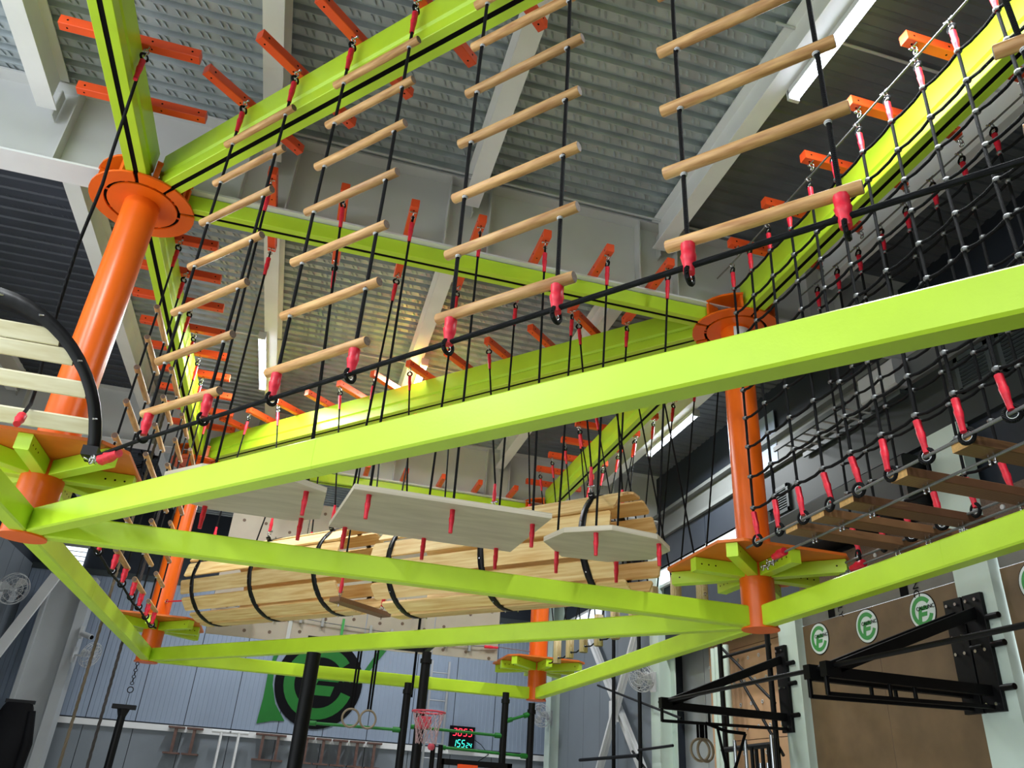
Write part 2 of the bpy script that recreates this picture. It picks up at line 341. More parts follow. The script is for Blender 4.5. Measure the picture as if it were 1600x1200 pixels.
# ------------------------------------------------------------------ poles with hub, deck and bracket arms
BEAMS = [(P1, P2), (P1, P3), (P1, P5), (P1, P7), (P3, P2), (P3, P4), (P2, P4), (P2, P7)]
def beam_angles(P):
    out = []
    for a, b in BEAMS:
        if (a-P).length < .01: out.append(math.atan2(b.y-P.y, b.x-P.x))
        elif (b-P).length < .01: out.append(math.atan2(a.y-P.y, a.x-P.x))
    return sorted(out)
def pole(P, label, sticker=False):
    t = thing('support_pole', v3(P, ZB), label, 'pole')
    s = part('shaft', MB().cyl(v3(P, ZB+.012), v3(P, ZT+.22), .155, seg=40), ORANGE, t)
    part('base_cap', MB().cyl(v3(P, ZB), v3(P, ZB+.014), .168, seg=40), ORANGE, t)
    part('hub_disc', MB().cyl(v3(P, ZT), v3(P, ZT+.02), .306, seg=40), ORANGE, t)
    part('hub_groove', MB().cyl(v3(P, ZT+.022), v3(P, ZT+.03), .45, seg=32), BLACK, t)
    an = beam_angles(P); g = .018/.4
    for i, a in enumerate(an):
        b = an[(i+1) % len(an)]+(2*pi if i == len(an)-1 else 0)
        part('hub_ring', MB().sector(P, .335, .46, a+g, b-g, ZT, ZT+.02), ORANGE, t)
        q = .13/.43
        if b-a > .62:
            m = MB().sector(P, .17, .44, a+q, b-q, ZT+.2, ZT+.222)
            n = max(2, round((b-a-2*q)/.8)+1)
            for k in range(n):
                th = a+q+.04+(b-a-2*q-.08)*k/(n-1); d = V((math.cos(th), math.sin(th), 0)); sd = V((-d.y, d.x, 0))
                m.obox(v3(P, ZT+.11)+d*.35, d*.075, sd*.014, V((0, 0, .09)))
            part('hub_bracket', m, ORANGE, t)
    # deck: square plate with clipped corners
    h, c = .66, .16; poly = [(h, -h+c), (h, h-c), (h-c, h), (-h+c, h), (-h, h-c), (-h, -h+c), (-h+c, -h), (h-c, -h)]
    part('deck', MB().prism([(P.x+a, P.y+b) for a, b in poly], ZD, ZD+.025), DECKM, t)
    for k in range(8):
        th = k*pi/4; d = V((math.cos(th), math.sin(th), 0)); sd = V((-d.y, d.x, 0)); L = .80 if k % 2 else .64
        a = part('bracket_arm', MB().cbox(v3(P, ZD-.062)+d*(.14+L)/2, d*(L-.14)/2, sd*.05, V((0, 0, .06)), .004), LIME, t)
        m = MB()
        for q in ((.08,) if k % 2 else (.06, .13, .2)):
            m.cyl(v3(P, ZD-.062)+d*(L-q)-sd*.0505, v3(P, ZD-.062)+d*(L-q)+sd*.0505, .008, seg=8)
        part('bolt_hole', m, BLACK, a)
    if sticker:
        m = MB(); a0, a1 = math.radians(-128), math.radians(-60); R = .157; n = 8
        pts = [[v3(P, z)+V((math.cos(a0+(a1-a0)*i/n), math.sin(a0+(a1-a0)*i/n), 0))*R for i in range(n+1)] for z in (ZT-.42, ZT-.02)]
        m.loft(pts, 0, True, False, closed=False); st = part('notice_label', m, STWHITE, s, label='white paper label')
        R = .1585; q = math.radians(-88); vs = [v3(P, z)+V((math.cos(q+a), math.sin(q+a), 0))*R for a, z in ((-.3, ZT-.22), (0, ZT-.22), (.3, ZT-.22), (-.15, ZT-.15), (.15, ZT-.15), (0, ZT-.08))]
        m = MB().add(vs, [(0, 1, 3), (1, 2, 4), (1, 4, 5, 3)]); m.m = [1]*3; m = MB().add(vs, [(0, 1, 3), (1, 2, 4), (1, 4, 5, 3)])
        o = part('label_mark', m, STGREEN, s, label='green triangle mark')
    return t
pole(P1, 'thick orange pole nearest the left edge, hub at upper left')
pole(P2, 'orange pole on the right beside the rope net', True)
pole(P3, 'orange pole at far left behind the stick ladders')
pole(P4, 'orange pole farthest back, in the middle of the bottom edge')

# ------------------------------------------------------------------ upper slotted beams with crossbars
def crossbar_mesh(half, nm):
    m = MB().cbox((0, 0, .045), (half, 0, 0), (0, .04, 0), (0, 0, .045), .005)
    for s in (-1, 1):
        for off in (.06, .36):
            m.cyl((s*(half-off), -.0405, .045), (s*(half-off), .0405, .045), .009, seg=8, mi=1)
            m.cyl((s*(half-off), 0, -.0008), (s*(half-off), 0, .001), .008, seg=8, mi=1)
    return m.mesh(nm, [BAR, BLACK])
CB = crossbar_mesh(.52, 'crossbar'); CBL = crossbar_mesh(.6, 'crossbar_long')
def belay_beam(A, B, H, bars, label, zb, cb=CB, r0=.30, r1=.30):
    d = (B-A); L = d.length; d = d/L; n = V((-d.y, d.x)); a = A+d*r0; b = B-d*r1
    t = thing('belay_beam', v3((A+B)/2, ZT+.02), label, 'beam')
    z = ZT+.022
    P = [(.021, .05), (.021, 0), (.084, 0), (.088, .006), (.088, .105), (.070, .125), (.070, .135), (.088, .155), (.088, H)]
    if H < .2: P = [(.021, .05), (.021, 0), (.084, 0), (.088, .006), (.088, H)]
    prof = P+[(-x, zz) for x, zz in reversed(P)]
    m = MB(); m.loft([[v3(q+n*x, z+zz) for x, zz in prof] for q in (a, b)], 0, False, True)
    part('rail', m, LIME, t)
    part('slot', MB().obox(v3((a+b)/2, z+.025), v3(b-a, 0)/2, v3(n, 0)*.0205, V((0, 0, .02))), BLACK, t)
    for s in bars: inst('crossbar', cb, t, v3(A+d*s, zb), v3(n, 0))
    return t
SP = .643
ZBAR = ZT+.022+.38+.002
belay_beam(P1, P7, .38, [1.43+SP*k for k in range(11)], 'lime slotted upper beam rising from left pole to top centre', ZBAR)
belay_beam(P1, P5, .38, [.86+.66*k for k in range(7)], 'lime slotted upper beam going up from left pole to top left', ZBAR)
belay_beam(P1, P3, .38, [.42+SP*k for k in range(10)], 'lime slotted upper beam running back behind the left orange pole', ZBAR)
belay_beam(P1, P2, .155, [1.13+.655*k for k in range(7)], 'lime slotted upper beam fixed under the front girder', 6.474, CBL)
belay_beam(P3, P2, .38, [1.08+SP*k for k in range(11)], 'lime slotted upper beam crossing from far left pole to right pole', ZBAR)
belay_beam(P3, P4, .155, [.8+.655*k for k in range(8)], 'lime slotted upper beam fixed under the rear girder', 6.474, CBL)
belay_beam(P2, P4, .38, [.45+.66*k for k in range(10)], 'lime slotted upper beam running back behind the right orange pole', ZBAR)
belay_beam(P2, P7, .38, [.86+.632*k for k in range(10)], 'lime slotted upper beam above the rope net at upper right', ZBAR)

# ------------------------------------------------------------------ lower tie beams
def tie(A, B, label, r0=.1, r1=.1):
    d = (B-A).normalized(); n = V((-d.y, d.x)); a = A+d*r0; b = B-d*r1; L = (b-a).length
    t = thing('tie_beam', v3((A+B)/2, 3.11), label, 'beam')
    c = v3((a+b)/2, 3.205); h = L/2
    part('box_section', MB().cbox(c, v3(d, 0)*h, v3(n, 0)*.062, V((0, 0, .092)), .012), LIME, t)
    m = MB()
    for f in (.33, .72):
        q = a+(b-a)*f; m.cbox(v3(q, 3.205), v3(d, 0)*.0015, v3(n, 0)*.0628, V((0, 0, .0928)), .012)
    part('weld_seam', m, LIME, t)
tie(P1, P7, 'big bright lime tie beam crossing the foreground diagonally')
tie(P1, P5, 'lime tie beam leaving the left pole foot toward the left edge')
tie(P1, P3, 'lime tie beam slanting down from left pole foot to far left pole')
tie(P1, P2, 'lime tie beam between left pole foot and right pole foot')
tie(P3, P2, 'lime tie beam from far left pole foot to right pole foot')
tie(P3, P4, 'lowest lime tie beam, between the two far pole feet')
tie(P4, P2, 'lime tie beam from farthest pole foot up to right pole foot')
tie(P2, P7, 'lime tie beam leaving right pole foot toward the right edge')

# ------------------------------------------------------------------ rope hardware prototypes (local X points down the rope)
def proto_sleeve(L=.21, r=.017):
    m = MB(); xs = [0, .03, .06, .1, .13, .16, .19, 1]; k = L/.21
    pts = [(0, 0, 0), (.03*k, 0, 0), (.07*k, .001, 0), (.085*k, 0, .001), (.13*k, 0, 0), (.15*k, -.001, 0), (L, 0, 0)]
    return m.tube(pts, [r*1.35, r*1.3, r*1.25, r*1.45, r*1.2, r*1.05, r], 9).mesh('red_sleeve', RED)
SLV = proto_sleeve(); SLVB = proto_sleeve(.15, .024)
_m = MB(); _m.torus((.026, 0, 0), (0, 1, 0), .021, .0055, 12, 6); _m.cyl((0, -.03, 0), (0, .03, 0), .006, seg=8); _m.cyl((0, .026, 0), (0, .036, 0), .012, seg=6)
_m.torus((.062, 0, 0), (0, 0, 1), .018, .005, 12, 6); SHK = _m.mesh('shackle', STEEL)
_m = MB(); _m.torus((.03, 0, 0), (0, 1, 0), .031, .010, 14, 6, 0); _m.torus((.03, 0, 0), (0, 1, 0), .0205, .0045, 14, 6, 1); THM = _m.mesh('thimble', [ROPE, STEEL])
_m = MB(); _m.torus((.042, 0, 0), (0, 1, 0), .036, .011, 16, 6, 0); _m.torus((.042, 0, 0), (0, 1, 0), .0245, .004, 16, 6, 1); EYE = _m.mesh('rope_eye', [ROPE, STEEL])
_m = MB(); _m.torus((0, 0, 0), (1, 0, 0), .0125, .0045, 12, 6, 0); _m.torus((.008, 0, 0), (1, 0, 0), .0115, .003, 12, 6, 0); FER = _m.mesh('ferrule', FRAMEW)
_m = MB(); _m.tube([(-.012, 0, 0), (-.006, 0, 0), (.008, 0, 0), (.013, 0, 0)], [.014, .021, .021, .013], 9); _m.tube([(0, .018, .0), (0, .026, .004)], [.008, .005], 6); CLAMP = _m.mesh('net_clamp', CABLE)
def proto_rung(L, r, nm, mt):
    m = MB(); m.tube([(-L/2, 0, 0), (-L/2+.004, 0, 0), (L/2-.004, 0, 0), (L/2, 0, 0)], [r*.9, r, r, r*.9], 18, 0, False)
    for s in (-1, 1):
        vs = [(s*L/2, r*.9*math.cos(2*pi*j/18), r*.9*math.sin(2*pi*j/18)) for j in range(18)]; m.add(vs, [tuple(range(18))], 1)
    return m.mesh(nm, [mt, ENDW])
RUNG = proto_rung(.80, .029, 'rung', WOOD)
DN = (0, 0, -1)
def hang(parent, a, b, r=.011, seg=8, top=True, sl=True, low=None):
    """a rope from the underside of a crossbar a down to b, with shackle, thimble and red sleeve at the top"""
    a = V(a); b = V(b); d = (b-a).normalized(); z0 = 0
    if top:
        inst('shackle', SHK, parent, a, d); inst('thimble', THM, parent, a+d*.062, d); z0 = .115
        if sl: inst('red_sleeve', SLV, parent, a+d*.13, d)
    part('rope', MB().tube([a+d*z0, a+(b-a)*.5, b], r, seg), ROPE, parent)
    if low == 'sleeve': inst('red_sleeve', SLV, parent, b-d*.0, -d)

# ------------------------------------------------------------------ rope ladders of round rungs
def rope_ladder(c, d, zs, zlow, label, group, ztop=ZBAR, sp=.31, sway=0.0):
    d = V((d[0], d[1], 0)); t = thing('rope_ladder', (c[0], c[1], zlow), label, 'rope ladder', group)
    C = V((c[0], c[1], 0))
    for s in (-1, 1):
        q = C+d*sp*s; a = V((q.x, q.y, ztop-.01)); b = V((q.x, q.y, zs[0]-.02))
        inst('shackle', SHK, t, a, DN); inst('thimble', THM, t, a+V((0, 0, -.062)), DN); inst('red_sleeve', SLV, t, a+V((0, 0, -.13)), DN)
        part('rope', MB().tube([a+V((0, 0, -.115)), (a+b)/2+d*.01*s, b], .011, 8), ROPE, t)
        inst('red_sleeve', SLVB, t, (q.x, q.y, zs[0]-.025), DN); inst('rope_eye', EYE, t, (q.x, q.y, zs[0]-.145), DN, (d.y, -d.x, 0))
    for i, z in enumerate(zs):
        dz = random.uniform(-.006, .006); tl = random.uniform(-.012, .012)
        r = inst('rung', RUNG, t, (C.x+random.uniform(-.012, .012)*d.x, C.y+random.uniform(-.012, .012)*d.y, z+dz), d+V((0, 0, tl)), (random.uniform(-.5, .5), random.uniform(-.5, .5), 1))
        if i:
            for s in (-1, 1):
                q = C+d*sp*s; o = bpy.data.objects.new('ferrule', FER); COL.objects.link(o); o.parent = r
                loc = V((q.x, q.y, z+dz+tl*sp*s-.033)); M = Mx(((0, 0, 1, loc.x), (0, 1, 0, loc.y), (-1, 0, 0, loc.z), (0, 0, 0, 1)))
                rw = Mx.Translation(worldloc(t)) @ r.matrix_basis; o.matrix_basis = rw.inverted() @ M
    return t
dg = (P7-P1).normalized(); ng = V((-dg.y, dg.x)); offA = P1-ng*.15
gl = ['nearest the left orange pole', 'second from the left orange pole', 'hanging left of the picture centre top', 'large, over the right of centre', 'cut by the right edge, above the net']
for k in range(6):
    c = offA+dg*((1.80, 3.04, 4.32, 5.58, 6.89, 8.2)[k])
    if k == 5: continue
    rope_ladder(c, dg, [3.755+.408*j for j in range(7)], 3.56, 'rope ladder of seven round wooden rungs, '+gl[k] if k < 4 else 'rope ladder with wooden rungs '+gl[4], 'rope ladders under the diagonal beam')
sy = ['nearest of four behind the left pole', 'second of four behind the left pole', 'third of four behind the left pole', 'farthest of four, beside the far left pole']
for k, (ya, yb) in enumerate(((7.44, 8.12), (8.82, 9.5), (10.12, 10.8), (11.4, 12.06))):
    rope_ladder((-1.92, (ya+yb)/2), (0, 1), [3.63+.357*j for j in range(7)], 3.43, 'narrow rope ladder of thin wooden sticks, '+sy[k], 'stick rope ladders along the left side')
def guide(pts, r, label, start):
    t = thing('guide_rope', start, label, 'rope'); part('rope', MB().tube(pts, r, 10), ROPE, t); return t
def along(s, z): p = offA+dg*s; return V((p.x, p.y, z))
g = guide([(-1.50, 5.62, 3.50), along(1.0, 3.52)]+[along(1.43+.643*k, 3.545+.012*k) for k in range(12)], .0135, 'thick black guide rope under the big rung ladders', (-1.53, 5.45, 3.44))
inst('red_sleeve', SLVB, g, (-1.49, 5.61, 3.50), V((.44, -.5, .05)), sc=1.3)
inst('shackle', SHK, g, (-1.60, 5.74, 3.53), V((.15, -.2, -.04)), sc=1.5)
g = guide([(-1.92, 7.05, 3.42)]+[(-1.92, 7.44+.72*k, 3.42+.012*((k % 2)*2-1)) for k in range(7)]+[(-1.95, 12.66, 3.5)], .0125, 'thin black guide rope along the feet of the stick ladders', (-1.92, 7, 3.42))

# ------------------------------------------------------------------ hanging plywood boards below the front girder
def board(poly, ropes, label):
    cx = sum(p[0] for p in poly)/len(poly); cy = sum(p[1] for p in poly)/len(poly)
    t = thing('hanging_board', (cx, cy, 3.66), label, 'platform board', 'hanging plywood boards')
    b = part('board', MB().prism(poly, 3.66, 3.705, 0, 1), [PLY, PLYEDGE], t)
    m = MB()
    for (bx, by), (x, y) in ropes:
        hang(t, (bx, by, 6.462), (x, y, 3.705))
        inst('red_sleeve', SLV, t, (x, y, 3.665), DN, sc=.95)
    return t
board([(-1.2, 6.28), (-.9, 5.96), (-.2, 5.94), (.04, 6.09), (.03, 6.80), (-.2, 6.97), (-.9, 6.97), (-1.2, 6.8)],
      [((-.94, 5.92), (-.93, 6.13)), ((-.94, 6.98), (-.93, 6.9)), ((-.285, 5.92), (-.113, 6.13)), ((-.285, 6.98), (-.125, 6.86))], 'grey plywood board with clipped corners, half hidden by the foreground beam')
board([(.238, 5.9), (1.85, 5.9), (1.80, 7.0), (.116, 7.0)],
      [((.37, 5.92), (.366, 5.99)), ((1.025, 5.92), (1.051, 6.05)), ((1.68, 5.92), (1.75, 6.12)), ((.37, 6.98), (.26, 6.95)), ((1.025, 6.98), (.971, 6.95)), ((1.68, 6.98), (1.65, 6.95))], 'long grey plywood board hanging in the middle on black ropes')
board([(1.98, 6.54), (2.06, 6.21), (2.40, 5.96), (2.84, 6.02), (3.09, 6.30), (3.06, 6.62), (2.73, 6.89), (2.28, 6.92)],
      [((2.335, 5.92), (2.31, 6.10)), ((2.99, 5.92), (2.91, 6.145)), ((2.335, 6.98), (2.19, 6.80)), ((2.99, 6.98), (2.8, 6.85))], 'eight sided grey plywood board next to the right pole')

# ------------------------------------------------------------------ slatted barrel tunnels along the far diagonal
db = (P2-P3).normalized(); nb = V((-db.y, db.x))
def dp(s, o, z): p = P3+db*s+nb*o; return V((p.x, p.y, z))
def barrel(s0, s1, hoops, zc, R, n, label):
    t = thing('barrel_tunnel', dp((s0+s1)/2, 0, zc-R), label, 'barrel', 'slatted barrel tunnels')
    w = 2*pi*R/n*.385; D = V((db.x, db.y, 0)); L = (s1-s0)/2
    for k in range(n):
        th = 2*pi*(k+.5)/n; rad = V((nb.x*math.cos(th), nb.y*math.cos(th), math.sin(th))); tan = D.cross(rad)
        e0 = random.uniform(-.04, .04); c = dp((s0+s1)/2+e0, 0, zc)+rad*(R-.022)
        m = MB(); ch = .02
        prof = [(-L, -w+ch), (-L+ch, -w), (L-ch, -w), (L, -w+ch), (L, w-ch), (L-ch, w), (-L+ch, w), (-L, w-ch)]
        m.prism(prof, -.014, .014, fn=lambda x, y, z: c+D*x+tan*y+rad*z)
        part('slat', m, PINE, t)
    for h in hoops:
        m = MB(); rings = []
        for i in range(41):
            th = 2*pi*i/40; rad = V((nb.x*math.cos(th), nb.y*math.cos(th), math.sin(th))); c = dp(h, 0, zc)
            rings.append([c+rad*(R-.006)-D*.037, c+rad*(R+.006)-D*.037, c+rad*(R+.006)+D*.037, c+rad*(R-.006)+D*.037])
        m.loft(rings, 0, True, False); ho = part('hoop', m, HOOPM, t)
        for k in range(n):
            th = 2*pi*(k+.5)/n; rad = V((nb.x*math.cos(th), nb.y*math.cos(th), math.sin(th))); c = dp(h, 0, zc)
            part('bolt', MB().cyl(c+rad*(R+.004), c+rad*(R+.026), .008, seg=6), STEEL, ho)
        for o in (-1, 1):
            th = math.radians(90-o*38); rad = V((nb.x*math.cos(th), nb.y*math.cos(th), math.sin(th))); e = dp(h, 0, zc)+rad*(R+.05)
            part('lug', MB().obox(e-rad*.02, D*.03, rad*.035, D.cross(rad)*.012), HOOPM, ho)
            kb = round((h-1.08)/SP); bp = dp(1.08+SP*kb, o*.47, ZBAR-.01)
            hang(t, bp, e+V((0, 0, .30)))
            d = (e-bp).normalized(); inst('red_sleeve', SLV, t, e+V((0, 0, .09)), (0, 0, 1)); inst('shackle', SHK, t, e+V((0, 0, .085)), DN, sc=1.3)
    return t
barrel(1.2, 4.2, (1.45, 2.66, 3.86), 4.12, .56, 14, 'left barrel tunnel of pale pine slats in black hoops')
barrel(4.84, 8.0, (5.1, 6.42, 7.66), 4.02, .56, 14, 'right barrel tunnel of pale pine slats behind the plywood boards')
t = thing('hanging_step', (.72, 9.97, 3.56), 'single brown plank step hanging between the two barrels', 'step')
q = V((.72, 9.97, 3.59)); D = V((nb.x, nb.y, 0)); E_ = V((db.x, db.y, 0))
part('plank', MB().cbox(q, D*.46, E_*.085, V((0, 0, .028)), .004), PLANK, t)
for o in (-1, 1):
    e = q+D*.38*o+V((0, 0, .03)); kk = round(((q.x-P3.x)*db.x+(q.y-P3.y)*db.y-1.08)/SP); bp = dp(1.08+SP*kk, o*.47, ZBAR-.01)
    hang(t, bp, e+V((0, 0, .22))); inst('red_sleeve', SLV, t, e+V((0, 0, .06)), (0, 0, 1)); inst('shackle', SHK, t, e+V((0, 0, .07)), DN)
    part('bolt', MB().cyl(e+V((0, 0, -.1)), e, .008, seg=6), STEEL, t)
t = thing('tie_chain', (-1.9, 13.05, 3.95), 'dark red wrapped tie between far left pole and left barrel', 'tie')
part('cord', MB().tube([(-1.98, 13.19, 3.98), (-1.75, 12.95, 3.97), (-1.30, 12.5, 3.92)], .011, 8), RED, t)
part('eye', MB().torus((-1.98, 13.19, 3.98), (1, 1, 0), .03, .008), STEEL, t)

# ------------------------------------------------------------------ hanging logs between right pole and farthest pole
LOG = proto_rung(.42, .062, 'log', PALE)
for k in range(9):
    y = 12.3-.6*k; t = thing('hanging_log', (4.03, y, 3.55), 'upright pale log on V shaped ropes, %s from the farthest pole' % (nth+['eighth', 'ninth'])[k], 'log', 'hanging logs')
    inst('log', LOG, t, (4.03, y, 3.765), (0, 0, 1), (1, 0, 0))
    bk = min(9, max(0, round((6.45+6.896-y-6.45-.0)/.66)))
    yb = 6.45+.45+.66*round((y-6.9)/.66)
    for s in (-1, 1): hang(t, (4.03+s*.46, yb, ZBAR-.01), (4.03+s*.05, y, 3.93), r=.010)
    part('link_rope', MB().tube([(4.03, y+.05, 3.63), (4.03, y+.3, 3.60), (4.03, y+.55, 3.63)], .010, 8), ROPE, t)
    for s in (-1, 1): part('ferrule', MB().torus((4.03, y+s*.063, 3.63), (0, 1, 0), .014, .006, 10, 6), STEEL, t)

# ------------------------------------------------------------------ climbing panel on the rear edge
t = thing('climbing_wall', (1, 13.26, 3.6), 'grey plywood climbing wall with bolt holes hung behind the barrels', 'climbing wall')
xs = [-1.33, -.1, 1.08, 2.2, 3.3]
for i in range(4):
    b = part('panel', MB().box((xs[i]+.006, 13.24, 3.59+.016*i), (xs[i+1]-.006, 13.262, 5.85)), CLIMB, t)
    rr = random.Random(i); n = 0
    for zz in [3.72+.33*j for j in range(7)]:
        for q in range(3):
            xx = xs[i]+.2+.37*q+rr.uniform(-.05, .05); z = zz+rr.uniform(-.06, .06)
            part('bolt_hole', MB().cyl((xx, 13.236, z), (xx, 13.242, z), .027, seg=8), ENDW, b)
part('joint_strip', MB().box((-.13, 13.228, 3.59), (-.07, 13.239, 5.0)), FRAMEW, t)
t = thing('traverse_cable', (-.9, 13.2, 3.93), 'thin steel traverse cable with brackets along the climbing panel', 'cable')
part('cable', MB().tube([(-1.3, 13.18, 4.05), (.5, 13.18, 3.93), (2.9, 13.18, 3.83), (3.3, 13.2, 3.86), (3.87, 13.3, 3.86)], .008, 8), CABLE, t)
for i, x in enumerate((-.72, -.36, .05, .39, .72, 1.16, 1.5, 1.95, 2.4, 2.8)):
    zc = 3.985-.053*(x+.3)+.01
    part('bracket', MB().box((x-.02, 13.17, zc-.09), (x+.02, 13.235, zc+.05)), ALU, t)
inst('red_sleeve', SLV, t, (3.05, 13.18, 3.835), (1, 0, .03), sc=1.1)
for nm, x, z0, z1, mt, lb in (('green_strap', .71, 3.6, 4.02, STGREEN, 'dark green strap hanging down the climbing panel'), ('black_strap', 1.93, 2.95, 4.3, BLACK, 'black strap hanging over the right half of the climbing panel')):
    top(nm, MB().box((x-.02, 13.15, z0), (x+.02, 13.158, z1)), mt, (x, 13.154, z0), lb, 'strap')

# ------------------------------------------------------------------ two rope nets and the plank bridge on the right
def net(x, ys, zt, zlow, label, top_d):
    t = thing('rope_net', (x, 3, zlow), label, 'net', 'rope nets of the bridge')
    part('top_cable', MB().tube([(x, 6.0, zt+.02)]+[(x, 6.45-.86-.632*k, zt+.0) for k in range(10)], .008, 8), CABLE, t)
    part('bottom_cable', MB().tube([(x, 5.85, zlow-.02), (x, 4, zlow-.005), (x, 1, zlow+.02), (x, -.2, zlow+.02)], .011, 8), CABLE, t)
    zr = [6.23-.285*k for k in range(9)]
    for k in range(10): inst('shackle', SHK, t, (x, 6.45-.86-.632*k, ZBAR-.005), DN, (1, 0, 0), sc=1.1)
    for i, y in enumerate(ys):
        jx = random.uniform(-.012, .012)
        part('vertical_rope', MB().tube([(x, y, zt-.1), (x+jx, y+.01, 5.3), (x, y, zr[-1]-.03)], .0115, 8), ROPE, t)
        inst('shackle', SHK, t, (x, y, zt+.01), DN, (1, 0, 0), sc=1.1); inst('thimble', THM, t, (x, y, zt-.055), DN, (0, 1, 0))
        inst('red_sleeve', SLV, t, (x, y, zt-.115), DN)
        inst('red_sleeve', SLV, t, (x, y, zr[-1]-.04), (random.uniform(-.1, .1), -.12, -1), sc=1.12); inst('rope_eye', EYE, t, (x, y-.025, zr[-1]-.24), DN, (random.uniform(-.6, .6), 1, 0), sc=1.25)
        for z in zr: inst('net_clamp', CLAMP, t, (x, y, z), (0, 0, 1), (1, 0, 0), sc=1.25)
    for z in zr:
        pts = []
        for i, y in enumerate(ys):
            pts.append((x, y, z))
            if i < len(ys)-1: pts += [(x, y+(ys[i+1]-y)*.3, z-.022), (x, y+(ys[i+1]-y)*.7, z-.022)]
        part('cross_rope', MB().tube([(p[0], p[1], p[2]) for p in pts], .0115, 8), ROPE, t)
NY = [5.70-.328*k for k in range(17)]
net(3.59, NY, 6.54, 3.66, 'near rope net of black rope with red sleeved eyes, in front of the right pole', -1)
net(4.56, NY, 6.54, 3.66, 'far rope net of black rope behind the near net', 1)
tp = ['nearest the right pole', 'second from the right pole', 'third from the right pole', 'fourth, at the right edge', 'fifth from the right pole, past the edge', 'sixth from the right pole, past the edge']
for k in range(5):
    y = (5.2, 4.86, 4.52, 3.98, 3.44)[k]; t = thing('bridge_plank', (4.12, y, 3.6), 'brown wooden bridge plank, '+tp[k], 'plank', 'planks of the suspended bridge')
    m = MB().cbox((4.20, y, 3.633), (.60, 0, 0), (0, .078, 0), (0, 0, .033), .005); part('board', m, PLANK, t)
    for s in (-1, 1): part('end_grain', MB().box((4.20+s*.6005-.001, y-.076, 3.602), (4.20+s*.6005+.001, y+.076, 3.664)), PLANKEND, t)
    for cxx in (3.80, 4.56):
        for s in (-.02, .02):
            part('clamp', MB().cyl((cxx, y+s, 3.54), (cxx, y+s, 3.6), .008, seg=6).ball((cxx, y+s, 3.545), .012, 6), STEEL, t)
for cxx, nm in ((3.80, 'left steel cable carrying the bridge planks'), (4.56, 'right steel cable carrying the bridge planks')):
    t = thing('bridge_cable', (cxx, 5.8, 3.58), nm, 'cable')
    part('cable', MB().tube([(cxx+(.08 if cxx < 4 else .0), 5.95, 3.56), (cxx, 5.6, 3.575), (cxx, 3, 3.582), (cxx, -.1, 3.585)], .010, 8), CABLE, t)
    inst('red_sleeve', SLVB, t, (cxx, 5.62, 3.58), (0, 1, -.05), sc=1.1)
    inst('shackle', SHK, t, (cxx+.04, 5.86, 3.56), (0, 1, 0), (1, 0, 0), sc=1.3); inst('shackle', SHK, t, (cxx+.06, 5.98, 3.555), (0, 1, 0), (1, 0, 0), sc=1.3)

# ------------------------------------------------------------------ slatted arch and loose rope at the left edge
t = thing('slatted_arch', (-1.65, 5.78, 3.6), 'black hooped arch with pale horizontal slats beside the left pole foot', 'arch')
cc = V((-2.45, 5.75, 3.6)); RR = .84
def ar(a, r, o=0): z = r*math.sin(a); return V((cc.x+r*math.cos(a), cc.y-.55*z+o, cc.z+z))
m = MB(); rings = []
for i in range(29):
    a = pi*i/28; rings.append([ar(a, RR-.03, -.014), ar(a, RR+.05, -.014), ar(a, RR+.05, .03), ar(a, RR-.03, .10)])
m.loft(rings, 0, True, True); ho = part('hoop', m, HOOPM, t)
for i in (2, 6, 10, 13, 17): part('bolt', MB().cyl(ar(pi*i/28, RR, -.03), ar(pi*i/28, RR, .0)+V((.04, 0, .02)), .009, seg=6), STEEL, ho)
part('foot', MB().box((cc.x+RR-.05, 5.70, 3.55), (cc.x+RR+.05, 5.86, 3.62)), HOOPM, t)
part('foot', MB().box((cc.x-RR-.05, 5.70, 3.55), (cc.x-RR+.05, 5.86, 3.62)), HOOPM, t)
for zz in (.15, .37, .555, .66):
    a = math.asin(zz/RR); xr = (RR-.02)*math.cos(a)
    part('slat', MB().cbox((cc.x, cc.y-.55*zz+.02, cc.z+zz), (xr, 0, 0), V((0, -.0482, .0876))*.58, V((0, .0876, .0482))*.15, .008), SLATW, t)
t = thing('loose_rope', (-1.94, 4.93, 3.6), 'black rope with red end hanging in front of the left pole', 'rope')
a = V((-1.94, 4.93, ZBAR-.01)); inst('shackle', SHK, t, a, DN); inst('thimble', THM, t, a+V((0, 0, -.062)), DN); inst('red_sleeve', SLV, t, a+V((0, 0, -.13)), DN)
part('rope', MB().tube([a+V((0, 0, -.12)), (-1.945, 5.05, 5.7), (-1.95, 5.12, 5.42), (-2.02, 5.3, 4.98), (-2.1, 5.58, 4.72), (-2.16, 5.8, 4.53), (-2.167, 5.87, 4.29), (-2.136, 5.86, 4.08), (-2.05, 5.64, 3.83), (-2.0, 5.4, 3.60)], .0125, 10), ROPE, t)
inst('red_sleeve', SLVB, t, (-2.02, 5.49, 3.68), (.045, -.18, -.18), sc=.95)

